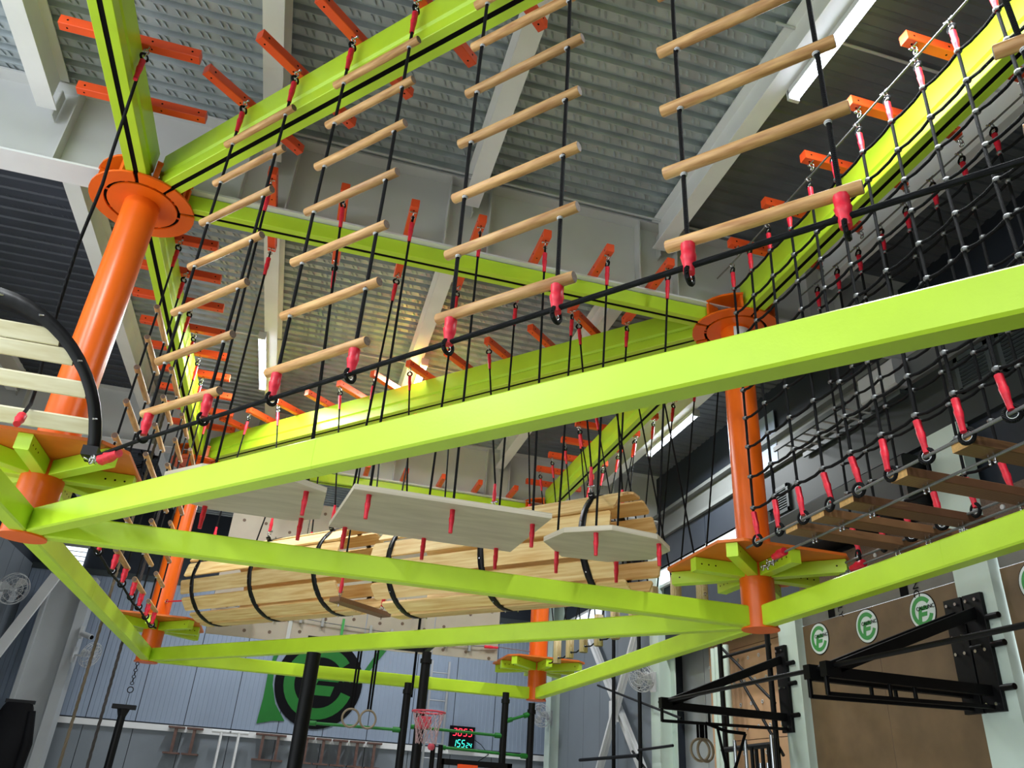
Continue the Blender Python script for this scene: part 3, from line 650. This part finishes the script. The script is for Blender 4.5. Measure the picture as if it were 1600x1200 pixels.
# ------------------------------------------------------------------ lettering helpers
def text_part(txt, size, o, u, v, mt, parent, name='lettering', bold=.0):
    cu = bpy.data.curves.new(name, 'FONT'); cu.body = txt; cu.size = size; cu.align_x = 'CENTER'; cu.align_y = 'CENTER'; cu.extrude = .001; cu.offset = bold
    ob = bpy.data.objects.new(name+'_source', cu); COL.objects.link(ob)
    bpy.context.view_layer.update(); me = bpy.data.meshes.new_from_object(ob.evaluated_get(bpy.context.evaluated_depsgraph_get()))
    bpy.data.objects.remove(ob); me.materials.clear(); me.materials.append(mt)
    u = V(u); v = V(v); w = u.cross(v); l = V(o)-worldloc(parent)
    x = bpy.data.objects.new(name, me); COL.objects.link(x); x.parent = parent
    x.matrix_local = Mx(((u.x, v.x, w.x, l.x), (u.y, v.y, w.y, l.y), (u.z, v.z, w.z, l.z), (0, 0, 0, 1))); x['kind'] = 'stuff'
    return x
def logo(parent, o, u, v, R, back, fore, txt, rim=None, fc=None, bar=None):
    o = V(o); u = V(u); v = V(v); w = u.cross(v)
    fn = lambda x, y, z: o+u*x*R+v*y*R+w*z
    circ = [(math.cos(2*pi*i/48), math.sin(2*pi*i/48)) for i in range(48)]
    if rim: part('rim', MB().prism(circ, 0, .003, fn=fn), rim, parent); circ = [(x*.95, y*.95) for x, y in circ]
    part('disc', MB().prism(circ, .001, .006, fn=fn), back, parent)
    a0, a1 = math.radians(38), math.radians(342); n = 30
    out = [(.80*math.cos(a0+(a1-a0)*i/n), .80*math.sin(a0+(a1-a0)*i/n)) for i in range(n+1)]; inn = [(.56*x/.80, .56*y/.80) for x, y in out]
    m = MB()
    for i in range(n): m.prism([out[i], out[i+1], inn[i+1], inn[i]], .006, .009, fn=fn)
    m.f = m.f; part('letter_c', m, fore, parent)
    part('letter_f', MB().prism([(-.42, -.62), (-.16, -.62), (-.10, -.28), (.30, -.28), (.36, -.06), (-.06, -.06), (-.02, .04), (.44, .04), (.44, .24), (-.22, .24)], .006, .0095, fn=fn), fore, parent)
    if bar: part('name_bar', MB().prism([(-.25, .10), (.75, .02), (.75, .22), (-.22, .30)], .0095, .011, fn=fn), bar, parent)
    text_part(txt, R*.30, fn(.28, .15, .0125), u, v, fc or LOGOBLK, parent, bold=R*.003)

# ------------------------------------------------------------------ right wall fittings
def post(name, y0, y1, z1, label, mt=COLG):
    t = thing(name, (6.17, (y0+y1)/2, 0), label, 'column'); part('post_body', MB().box((6.1, y0, 0), (6.24, y1, z1)), mt, t); return t
post('wall_column', 5.84, 6.27, 5.3, 'pale grey green wall column behind the near black bracket')
post('wall_column', 8.96, 9.36, 4.12, 'pale grey green wall column behind the smaller black bracket')
wp = struct('wall_panel_side', MB().box((6.225, 2, 0), (6.245, 8.955, .02)), BROWN)
wp.name = 'trim_4'
for a, b in ((6.29, 7.6), (7.61, 8.95), (3.2, 4.5), (4.51, 5.82)):
    part('panel', MB().box((6.2, a, 0), (6.222, b, 3.79)), BROWN, wp)
for a, b in ((6.29, 8.95), (3.2, 5.82)): part('upper_board', MB().box((6.205, a, 3.80), (6.225, b, 4.02)), GREYB, wp)
part('bolt_band', MB().box((6.18, 3.2, 4.18), (6.21, 8.9, 4.5)), ENDW, wp)
for i in range(9):
    part('band_bolt', MB().cyl((6.165, 8.6-.6*i, 4.32), (6.18, 8.6-.6*i, 4.32), .025, seg=8), FRAMEW, wp)
for yy, tx in ((8.28, 'PLY'), (7.02, 'ENC')):
    text_part(tx, .12, (6.19, yy-.12, 3.86), (0, 0, -1), (0, -1, 0), BLACK, wp); part('print_block', MB().box((6.196, yy, 3.80), (6.2, yy+.12, 3.95)), BLACK, wp)
for i, yc in enumerate((8.63, 7.74, 6.86, 5.46)):
    t = thing('wall_sticker', (6.195, yc, 3.58), 'round white sticker with green emblem, %s' % ('smallest, left of three on brown panel', 'middle of three on brown panel', 'right of three, behind the near bracket arm', 'cut off by the right picture edge')[i], 'sticker', 'round emblem stickers')
    logo(t, (6.198, yc, 3.595), (0, -1, 0), (0, 0, 1), .188, STWHITE, STGREEN, 'CALFUNC', LOGOBLK)
def bracket(y, label, ztop, pw=.22):
    t = thing('pullup_bracket', (6.06, y, 2.56), label, 'bracket', 'black wall brackets')
    pl = part('back_plate', MB().cbox((6.075, y, 3.075), (0, 0, .515), (0, pw/2, 0), (.022, 0, 0), .004), RIG, t)
    for z in (2.62, 3.08, 3.23, 3.53):
        for s in (-.055, .055): part('bolt', MB().cyl((6.03, y+s, z), (6.055, y+s, z), .016, seg=8), STEEL, pl)
    def bar(nm, a, b, w, h): a = V(a); b = V(b); d = (b-a)/2; n = V((0, 1, 0)); k = d.normalized().cross(n); part(nm, MB().cbox((a+b)/2, d, n*w, k*h, .004), RIG, t)
    bar('upper_arm', (4.50, y, 2.78), (6.06, y, 3.42), .03, .048)
    bar('main_arm', (4.40, y, 2.735), (6.06, y, 2.735), .03, .045)
    bar('lower_bar', (4.38, y, 2.56), (6.06, y, 2.60), .016, .017)
    bar('tip_post', (4.38, y, 2.55), (4.38, y, 2.76), .016, .016)
    for x in (5.0, 5.25): bar('brace', (x, y, 2.575), (x, y, 2.70), .014, .014)
    part('tip_block', MB().box((4.36, y-.045, 2.70), (4.50, y+.045, 2.82)), RIG, t)
    for z in (2.75, 3.12, 3.36): part('peg', MB().cyl((6.075, y-.11, z), (6.075, y-.25, z), .028, seg=12), RIG, t)
    return t
bracket(6.31, 'large black triangular wall bracket, left of the near pair', 3.4)
bracket(6.07, 'large black triangular wall bracket, right of the near pair', 3.4)
bracket(9.29, 'smaller black triangular wall bracket with wooden rings hanging from it', 3.3)
top('pullup_pipe', MB().cyl((4.45, 9.5, 2.79), (4.45, 2.6, 2.79), .021, seg=14), RIG, (4.45, 6, 2.79), 'long black pipe running through the tips of the wall brackets', 'pipe')
def ring_pair(c, ax, n, label, grp, r=.098, sep=.0, strap=.3):
    for i in range(n):
        cc_ = V(c)+V(ax)*sep*i
        t = thing('gym_ring', cc_-V((0, 0, r)), label[i], 'ring', grp)
        nr = V((ax[1], -ax[0], 0)) if i == 0 else V((ax[1], -ax[0], 0))+V(ax)*.25*(i)
        part('ring', MB().torus(cc_, nr, r, .016, 28, 8), RINGW, t)
        for s in (-1, 1): part('strap', MB().obox(cc_+V((0, 0, r+strap/2))+V(ax)*.02*s, V(ax)*.016, V((ax[1], -ax[0], 0))*.003, V((0, 0, strap/2))), BLACK, t)
ring_pair((4.86, 9.29, 2.28), (1, 0, 0), 2, ['left wooden gym ring under the smaller wall bracket', 'right wooden gym ring under the smaller wall bracket'], 'rings under the bracket', .12, .07, .17)
m = MB()
for a, b in (((4.95, 9.29, 2.58), (5.45, 9.25, 2.5)), ((5.45, 9.25, 2.5), (5.2, 9.3, 1.9)), ((5.1, 9.29, 2.56), (5.22, 9.28, 2.0))): m.tube([a, (V(a)+V(b))/2+V((0, 0, -.03)), b], .02, 6)
top('hanging_straps', m, BLACK, (5.2, 9.29, 1.9), 'tangle of black straps hanging from the smaller wall bracket', 'strap')
t = thing('climbing_wall_board', (6.7, 10.9, 0), 'tan climbing wall with white bolt sockets behind black scaffolding', 'climbing wall')
for j, (z0, z1) in enumerate(((.0, 1.3), (1.31, 2.6), (2.61, 3.9), (3.91, 4.6))):
    b = part('panel', MB().box((6.62, 9.5, z0), (6.66, 12.2, z1)), TANPLY, t)
    for q in range(9):
        for z in [z0+.16+.32*k for k in range(int((z1-z0)/.32))]:
            if z < 1.9: continue
            yy = 9.65+.3*q+(.15 if int(z/.32) % 2 else 0); part('bolt_socket', MB().torus((6.617, yy, z), (1, 0, 0), .022, .008, 10, 5), FRAMEW, b)
t = thing('scaffold', (5.9, 12, 0), 'black tube scaffolding frame in front of the tan climbing wall', 'scaffold')
for y in (9.38, 10.63, 13.5, 14.69): part('upright', MB().cyl((5.95, y, 0), (5.95, y, 3.95 if y < 12 else 4.5), .035, seg=10), RIG, t)
for a, b, r in (((5.98, 9.38, 3.62), (5.98, 10.63, 3.62), .022), ((5.98, 9.38, 3.8), (5.98, 10.7, 3.95), .02), ((5.98, 9.38, 2.9), (5.98, 10.63, 3.75), .02), ((5.98, 10.2, 3.3), (5.98, 9.3, 2.3), .02),
                ((5.92, 13.5, 2.42), (5.92, 16.4, 2.42), .03), ((5.92, 12.2, 2.52), (5.92, 13.5, 2.5), .022), ((5.98, 12.0, 2.9), (5.98, 15.6, 3.75), .02), ((5.98, 12.4, 1.7), (5.98, 13.9, 2.5), .02), ((5.9, 9.3, 2.42), (5.9, 10.63, 2.4), .035), ((5.92, 13, 2.05), (5.92, 16.6, 2.1), .04)):
    part('cross_tube', MB().cyl(a, b, r, seg=8), RIG, t)
sp_ = [(9.98, 2.48, STEEL), (9.72, 2.48, STEEL), (9.58, 2.38, RIG), (9.48, 2.36, RIG), (9.40, 2.2, STEEL), (9.34, 2.36, RIG), (9.24, 2.2, STEEL), (9.2, 2.4, RIG), (9.12, 2.5, STEEL), (9.04, 2.46, RIG)]
for i, (y, h, mt) in enumerate(sp_):
    top('standing_bar', MB().cyl((5.72, y, 0), (5.72, y, h), .024, seg=12), mt, (5.72, y, 0), '%s steel bar standing upright below the smaller bracket, %s from the left' % ('silver' if mt is STEEL else 'black', (nth+['eighth', 'ninth', 'tenth'])[i]), 'bar', 'upright bars in the rack')
# rear right columns, pipes and X brace
for y, w, nm in ((13.2, .34, 'pale steel column beside the X brace'), (19.2, .34, 'pale steel column behind the farthest pole')):
    t = thing('steel_column', (6.3, y, 0), nm, 'column'); m = MB()
    m.box((6.1, y-w/2, 0), (6.12, y+w/2, 6.06)); m.box((6.12, y-.01, 0), (6.4, y+.01, 6.06)); m.box((6.4, y-w/2, 0), (6.42, y+w/2, 6.06)); part('column_body', m, COLG, t)
for i in range(4):
    y = 11.5-.13*i; top('riser_pipe', MB().cyl((6.32, y, 0), (6.32, y, 3.9), .045, seg=10), COLG, (6.32, y, 0), 'pale vertical riser pipe beside the scaffolding, %s of four' % nth[i], 'pipe', 'riser pipes on the right wall')
t = thing('cross_brace', (6.25, 15, 2), 'white steel X brace on the rear right wall', 'brace')
def brace(a, b):
    a = V(a); b = V(b); d = (b-a)/2; dn = d.normalized(); k = dn.cross(V((1, 0, 0))).normalized(); c = (a+b)/2
    part('diagonal', MB().obox(c, d, k*.10, V((.007, 0, 0))).obox(c+k*.085, d, k*.008, V((.07, 0, 0))), WHITE, t)
brace((6.2, 16.9, 5.05), (6.2, 13.2, 1.4)); brace((6.05, 13.5, 5.0), (6.05, 16.6, 1.2))
part('gusset', MB().box((6.12, 14.95, 3.05), (6.16, 15.35, 3.45)), WHITE, t)
# air conditioners and vents in the dark upper wall
def vent(y0, y1, z0, z1, label, name='wall_vent', n=8):
    t = thing(name, (6.2, (y0+y1)/2, z0), label, 'vent', 'dark wall vents')
    part('frame', MB().box((6.2, y0, z0), (6.24, y0+.05, z1)).box((6.2, y1-.05, z0), (6.24, y1, z1)).box((6.2, y0, z0), (6.24, y1, z0+.05)).box((6.2, y0, z1-.05), (6.24, y1, z1)), VENTM, t)
    part('backing', MB().box((6.225, y0+.05, z0+.05), (6.24, y1-.05, z1-.05)), BLACK, t)
    for i in range(n):
        z = z0+.07+(z1-z0-.14)*i/(n-1); part('slat', MB().obox((6.21, (y0+y1)/2, z), (.012, 0, -.006), (0, (y1-y0)/2-.05, 0), (.003, 0, .006)), VENTM, t)
vent(5.35, 5.8, 5.62, 6.03, 'square dark vent grille behind the nets at the right')
vent(4.6, 5.25, 5.6, 6.03, 'wide dark vent grille at the right edge')
vent(8.95, 9.3, 5.36, 5.75, 'small dark vent grille beside the right pole')
t = thing('air_conditioner', (6.1, 6.9, 6.03), 'white air conditioner box seen through the rope nets', 'air conditioner')
part('casing', MB().cbox((6.12, 6.75, 6.2), (0, .3, 0), (.1, 0, 0), (0, 0, .17), .02), FRAMEW, t); part('cover_plate', MB().cyl((6.015, 6.7, 6.2), (6.02, 6.7, 6.2), .05), WHITE, t)
part('mount', MB().box((6.1, 6.5, 5.94), (6.22, 7.0, 6.0)), VENTM, t)
t = thing('cable_tray', (6.1, 7.9, 5.95), 'dark ladder tray of thin rails under the right eaves beam', 'tray')
for i in range(7): part('rung', MB().box((5.75, 7.1+.2*i, 5.97), (6.22, 7.12+.2*i, 5.99)), GIRD, t)
for x in (5.75, 6.2): part('rail', MB().box((x-.015, 7.0, 5.95), (x+.015, 8.5, 6.01)), VENTM, t)
top('duct', MB().cbox((6.03, 7.75, 4.84), (0, 1.4, 0), (.212, 0, 0), (0, 0, .27), .03), HOOPM, (6, 7.75, 4.57), 'black square duct running along the right wall above the bridge', 'duct')

# ------------------------------------------------------------------ back wall: mural, clock, ladder, hurdles
mu = thing('wall_mural', (.72, YB-.03, 2.9), 'big painted black disc with green emblem on the back wall', 'mural')
mo = V((.74, YB-.02, 3.78))
logo(mu, mo, (1, 0, 0), (0, 0, 1), 1.0, LOGOBLK, GREEN, 'CALFUNC', None, GREEN, None)
fm = lambda x, y, z: mo+V((x, -z, y))
part('swoosh', MB().prism([(-1.22, -.98), (-.9, -.9), (-.62, -.88), (-.89, -.54), (-1.03, -.14), (-1.07, .35), (-.96, .75), (-.72, 1.0), (-.95, 1.0), (-1.09, .78), (-1.18, .12), (-1.18, -.43)], .001, .004, fn=fm), GREEN, mu)
part('swoosh', MB().prism([(1.03, .22), (1.46, .86), (1.62, 1.2), (1.42, 1.15), (1.26, .82), (1.0, .36)], .001, .004, fn=fm), GREEN, mu)
SEG = {'0': 'abcdef', '1': 'bc', '2': 'abged', '3': 'abgcd', '4': 'fgbc', '5': 'afgcd'}
def digit(parent, ch, x, z, w, h, mt):
    k = .16*w; m = MB(); y = 19.83; h2 = h/2; sl = .12
    seg = {'a': ((0, h), (w, h)), 'd': ((0, 0), (w, 0)), 'g': ((0, h2), (w, h2)), 'f': ((0, h2), (0, h)), 'e': ((0, 0), (0, h2)), 'b': ((w, h2), (w, h)), 'c': ((w, 0), (w, h2))}
    for s in SEG[ch]:
        (ax, az), (bx, bz) = seg[s]; A = V((x+ax+sl*az, y, z+az)); B = V((x+bx+sl*bz, y, z+bz)); d = (B-A); A = A+d*.1; B = B-d*.1; n = d.normalized().cross(V((0, 1, 0)))
        m.obox((A+B)/2, (B-A)/2, n*k*.6, V((0, .003, 0)))
    o = part('digit', m, mt, parent); o['kind'] = 'stuff'
t = thing('digital_clock', (4.2, 19.86, 2.6), 'black digital clock with red digits above teal digits', 'clock')
part('case', MB().cbox((4.22, 19.885, 2.86), (.30, 0, 0), (0, .045, 0), (0, 0, .25), .01), LOGOBLK, t)
for i, c in enumerate('3053'): digit(t, c, 3.985+.125*i, 2.90, .075, .15, LEDR)
for i, c in enumerate('155'): digit(t, c, 4.0+.105*i, 2.66, .065, .15, LEDC)
for i, c in enumerate('24'): digit(t, c, 4.325+.075*i, 2.66, .045, .095, LEDC)
t = thing('clock_lead', (4.75, 19.9, 2.2), 'thin black cables drooping from the digital clock', 'cable')
part('cord', MB().tube([(4.5, 19.9, 2.86), (4.7, 19.9, 2.75), (4.9, 19.9, 2.55)], .008, 6), BLACK, t); part('cord', MB().tube([(4.9, 19.9, 2.55), (4.6, 19.9, 2.35), (4.3, 19.9, 2.3)], .008, 6), BLACK, t)
t = thing('aluminium_ladder', (3.55, 19.7, 0), 'tall aluminium ladder leaning on the back wall', 'ladder')
for s in (-.21, .21): part('rail', MB().obox((3.52+s, 19.72, 2.25), (.025, 0, 0), (0, .03, 0), (0, 0, 2.25)), ALU, t)
for i in range(14): part('rung', MB().cyl((3.31, 19.72, .2+.31*i), (3.73, 19.72, .2+.31*i), .016, seg=8), ALU, t)
hx = [-2.1, -1.72, -.27, .06, .68, 1.05, 1.42, 1.80, 2.19]
for i, x in enumerate(hx):
    t = thing('wooden_hurdle', (x, 19.75, 2.06), 'brown I shaped wooden piece fixed low on the back wall, %s from the left' % (nth+['eighth', 'ninth'])[i], 'hurdle', 'I shaped pieces on the back wall')
    part('top_bar', MB().box((x-.165, 19.70, 2.565), (x+.165, 19.93, 2.60)), RUST, t); part('stem', MB().box((x-.03, 19.72, 2.095), (x+.03, 19.8, 2.565)), RUST, t); part('base_bar', MB().box((x-.165, 19.70, 2.06), (x+.165, 19.998, 2.095)), RUST, t)
for i, x in enumerate((-1.16, -.79)):
    t = thing('white_standpipe', (x, 19.7, 0), 'thin white vertical pipe on the back wall, %s' % ('left of two', 'right of two')[i], 'pipe', 'white pipes on the back wall')
    part('pipe', MB().cyl((x, 19.72, 0), (x, 19.72, 2.55), .03, seg=10), WHITE, t); part('tee', MB().cyl((x-.2, 19.72, 2.57), (x+.2, 19.72, 2.57), .035, seg=10), WHITE, t)
# ------------------------------------------------------------------ black rig with green bars, hoop, rings
RX = [(.27, 9.0, 2.87, .075, 'thick black post in front of the green mural'), (1.84, 13, 3.14, .06, 'black post left of the basketball hoop'), (1.95, 12.2, 3.5, .07, 'taller black post behind the basketball hoop'), (3.42, 13, 3.14, .055, 'black post right of the digital clock'), (3.86, 13, 3.02, .055, 'black post under the farthest orange pole')]
for x, y, h, r, lb in RX:
    t = thing('rig_post', (x*y/13 if y == 9 else x, y, 0), lb, 'post'); xx = .23 if y == 9 else x
    part('tube', MB().cyl((xx, y, 0), (xx, y, h), r, seg=14), RIG, t); None if y == 9 else part('collar', MB().cyl((xx, y, h-.16), (xx, y, h-.1), r*1.25, seg=14), RIG, t)
for i, (a, b) in enumerate((((.45, 13.3, 2.47), (1.80, 13, 2.46)), ((1.95, 13, 2.52), (3.40, 13, 2.5)), ((2.42, 13, 2.27), (3.84, 13, 2.24)), ((3.45, 13, 2.72), (3.85, 13, 2.86)))):
    t = thing('green_bar', a, 'green horizontal bar between black posts, '+('left, in front of the mural', 'crossing behind the basketball net', 'lowest, under the digital clock', 'short one under the farthest pole')[i], 'bar', 'green bars of the rig')
    part('bar', MB().cyl(a, b, .022, seg=10), GREEN, t); d = (V(b)-V(a)).normalized(); part('socket', MB().cyl(V(b)-d*.12, V(b), .04, seg=10), GREEN, t); part('socket', MB().cyl(V(a), V(a)+d*.1, .036, seg=10), GREEN, t)
t = thing('basketball_hoop', (1.98, 11.6, 2.3), 'small pink red basketball hoop with pale net on a black post', 'hoop'); hc = V((1.96, 11.55, 2.62))
part('rim', MB().torus(hc, (0, 0, 1), .225, .013, 28, 8), RIM, t); part('bracket', MB().box((1.88, 11.74, 2.44), (2.04, 12.14, 2.58)), RIM, t)
m = MB()
for k in range(12):
    for s in (-1, 1):
        pts = []
        for i in range(5):
            a = 2*pi*k/12+s*.26*i; r = (.22, .19, .16, .145, .14)[i]; pts.append(hc+V((r*math.cos(a), r*math.sin(a), -.1*i)))
        m.tube(pts, .005, 4)
part('net', m, NETM, t, kind='stuff'); part('tassel', MB().ball(hc+V((.08, 0, -.43)), .05, 8), RIM, t)
ring_pair((1.02, 12.9, 2.56), (1, 0, 0), 2, ['left hanging gym ring in front of the mural', 'right hanging gym ring in front of the mural'], 'hanging gym rings', .125, .258, .94)
top('rig_crossbar', MB().box((.2, 12.86, 3.60), (2.1, 12.94, 3.66)).box((2.0, 12.2, 3.60), (2.08, 12.9, 3.66)), RIG, (1.2, 12.9, 3.6), 'black crossbar holding the hanging gym rings, mostly behind a tie beam', 'bar')
t = thing('storage_rack', (2.9, 12.6, 0), 'black rack with orange panel at the bottom edge under the clock', 'rack')
part('frame', MB().box((2.35, 12.5, 2.02), (3.45, 12.56, 2.10)).box((2.35, 12.5, 0), (2.42, 12.56, 2.1)).box((3.38, 12.5, 0), (3.45, 12.56, 2.1)), RIG, t)
part('orange_panel', MB().box((2.62, 12.47, 1.5), (2.92, 12.5, 2.04)), BAR, t)
for i in range(3): part('weight_plate', MB().box((2.98+.13*i, 12.46, 1.9), (3.09+.13*i, 12.5, 1.97)), (STWHITE, RIM, NAVY)[i], t)
for i, x in enumerate((2.22, 2.33)): top('padded_post', MB().cyl((x, 12.4, 0), (x, 12.4, 2.27), .035, seg=10), RIG, (x, 12.4, 0), 'short black padded post under the basketball net, %s' % ('left', 'right')[i], 'post', 'short posts under the net')
t = thing('tee_post', (-2.15, 13.0, 0), 'black T topped post at lower left', 'post')
part('post', MB().tube([(-2.14, 13.0, 0), (-2.14, 13.0, 2.42)], .052, 4), RIG, t); part('crosshead', MB().cbox((-2.14, 13.0, 2.45), (.155, 0, 0), (0, .05, 0), (0, 0, .03), .006), RIG, t); part('neck', MB().tube([(-2.14, 13.0, 2.33), (-2.14, 13.0, 2.42)], [.055, .085], 4), RIG, t)
t = thing('hanging_chain', (-2.1, 13.2, 2.5), 'short dark chain and thin cord hanging below the far left pole foot', 'chain')
m = MB()
for i in range(7): m.torus((-2.16, 13.24, 3.06-.045*i), (1, 0, 0) if i % 2 else (0, 1, 0), .022, .006, 10, 5)
part('chain', m, RIG, t, kind='stuff'); part('hook', MB().torus((-2.16, 13.24, 2.70), (0, 1, 0), .04, .007, 14, 6), RIG, t); part('cord', MB().tube([(-2.16, 13.24, 2.66), (-2.14, 13.1, 2.48)], .004, 5), BLACK, t)
t = thing('cable_tangle', (-2.95, 13.1, 5.9), 'tangle of thin black cables behind the stick ladders', 'cable')
rr = random.Random(3)
for i in range(4):
    q = V((-2.95+.08*i, 13.12-.02*i, 6.25))
    part('cable', MB().tube([q+V((.1*math.sin(k*1.1+i), -.02*k % .05, -.09*k+.05*math.cos(k*1.7+i))) for k in range(9)], .011, 6), BLACK, t)
part('hook', MB().box((-2.98, 13.1, 6.2), (-2.66, 13.2, 6.24)), RIG, t)
# ------------------------------------------------------------------ left corner
t = thing('steel_column', (-4.95, 19.35, 0), 'broad grey steel column in the left rear corner', 'column')
part('web_face', MB().box((-5.28, 19.38, 0), (-4.62, 19.42, 5.4)), COLM, t); part('flange', MB().box((-4.62, 19.2, 0), (-4.42, 19.6, 5.4)), COLM, t); part('flange', MB().box((-5.36, 19.25, 0), (-5.28, 19.6, 5.4)), COLM, t)
t = thing('corner_brace', (-5.7, 18, 3), 'white diagonal brace at the left edge behind the tie beam', 'brace')
a = V((-5.75, 19.3, 3.45)); b = V((-5.3, 19.3, 5.55)); d = (b-a)/2; part('bar', MB().obox((V((-6.0, 20-1.2, 2.9))+V((-5.1, 18.7, 5.25)))/2, (V((-5.1, 18.7, 5.25))-V((-6.0, 18.8, 2.9)))/2, (.10, 0, -.035), (0, .04, 0)), WHITE, t)
for nm, x, y, z0, mt, lb in (('climbing_rope', -2.75, 13.0, 0.6, TAN, 'tan twisted climbing rope at lower left, the left one'), ('climbing_rope', -2.40, 13.0, .6, GREYROPE, 'dark twisted climbing rope at lower left, the right one')):
    m = MB(); pts = [V((x+.012*math.sin(i*.8), y, z0+(7.0-z0)*i/24)) for i in range(25)]
    for ph in range(3):
        q = []
        for i in range(121):
            z = z0+(7.0-z0)*i/120; a = 2*pi*ph/3+i*.95; q.append(V((x+.012*math.cos(a), y+.012*math.sin(a), z)))
        m.tube(q, .0125, 5)
    o = top(nm, m, mt, (x, y, z0), lb, 'rope', 'twisted climbing ropes')
t = thing('security_camera', (-4.38, 19.2, 4.15), 'small white security camera on the left corner column', 'camera')
part('base', MB().box((-4.42, 19.12, 4.1), (-4.36, 19.2, 4.35)), FRAMEW, t); part('body', MB().cyl((-4.36, 19.12, 4.2), (-4.12, 18.95, 4.12), .055, seg=12), FRAMEW, t); part('lens', MB().cyl((-4.12, 18.95, 4.12), (-4.115, 18.945, 4.118), .045, seg=12), BLACK, t)
def fan(c, ax, label, R=.24):
    c = V(c); ax = V(ax).normalized(); t = thing('wall_fan', c, label, 'fan', 'wall fans'); s = ax.orthogonal().normalized(); k = ax.cross(s)
    m = MB()
    for off, r in ((0, R), (.05, R*.96), (.08, R*.75), (.09, R*.45), (-.05, R*.96), (-.08, R*.7)): m.torus(c+ax*off, ax, r, .005, 24, 4)
    for i in range(14):
        a = 2*pi*i/14; d = s*math.cos(a)+k*math.sin(a)
        m.tube([c+ax*.095, c+ax*.08+d*R*.75, c+d*R, c-ax*.08+d*R*.7, c-ax*.09], .0035, 4)
    part('cage', m, FRAMEW, t, kind='stuff')
    for i in range(3):
        a = 2*pi*i/3; d = s*math.cos(a)+k*math.sin(a); e = s*math.cos(a+.9)+k*math.sin(a+.9)
        part('blade', MB().add([c, c+d*R*.85+ax*.02, c+(d+e).normalized()*R*.88, c+e*R*.7-ax*.02], [(0, 1, 2, 3)]), ALU, t)
    part('motor', MB().cyl(c-ax*.2, c-ax*.06, .06, seg=14), FRAMEW, t)
    part('bracket', MB().tube([c-ax*.16, c-ax*.22+V((0, 0, -.1)), c-ax*.38+V((0, 0, -.14))], .022, 8), FRAMEW, t)
    part('wall_plate', MB().obox(c-ax*.4+V((0, 0, -.14)), ax*.015, V((-ax.y, ax.x, 0))*.06, V((0, 0, .16))), FRAMEW, t)
fan((-4.05, 19.0, 3.78), (.9, -.4, -.35), 'white wall fan on the left corner column', .26)
fan((-5.35, 17.2, 4.62), (.7, -.6, -.3), 'white wall fan at the left edge below the orange cap', .3)
fan((5.85, 18.9, 3.42), (-.75, -.6, -.3), 'white wall fan behind the farthest orange pole', .26)
fan((5.72, 12.9, 3.58), (-.8, -.55, -.3), 'white wall fan on the column beside the X brace', .24)
# dark clothing rack at the lower left
t = thing('hanging_garments', (-3.9, 13.6, 1.0), 'black garments hanging in the bottom left corner', 'clothes')
gx = -3.6; gy = 13.5
rings = []
for z, w, d_, sh in ((2.42, .17, .06, 0), (2.36, .2, .08, 0), (2.1, .27, .11, -.02), (1.7, .32, .12, -.06), (1.2, .34, .12, -.05), (.8, .33, .1, -.04)):
    rings.append([V((gx+sh+w*math.cos(2*pi*j/16)*(1+.06*math.sin(j*2.3)), gy+d_*math.sin(2*pi*j/16), z)) for j in range(16)])
part('cloth', MB().loft(rings, 0, True, True), LOGOBLK, t); part('hanger', MB().box((gx-.19, gy-.03, 2.41), (gx+.19, gy+.03, 2.46)), RIG, t)
part('sleeve', MB().tube([(gx+.2, gy-.05, 2.32), (gx+.27, gy-.06, 1.9), (gx+.25, gy-.06, 1.3)], [.05, .07, .06], 10), LOGOBLK, t)
t = thing('dark_cabinet', (-5.5, 17.5, 0), 'dark cabinet against the left wall at the left edge', 'cabinet')
part('carcass', MB().cbox((-5.75, 17.6, 1.6), (0, .7, 0), (.2, 0, 0), (0, 0, 1.6), .01), NAVY, t); part('door_handle', MB().cyl((-5.54, 17.3, 1.8), (-5.54, 17.3, 2.3), .015, seg=8), STEEL, t)
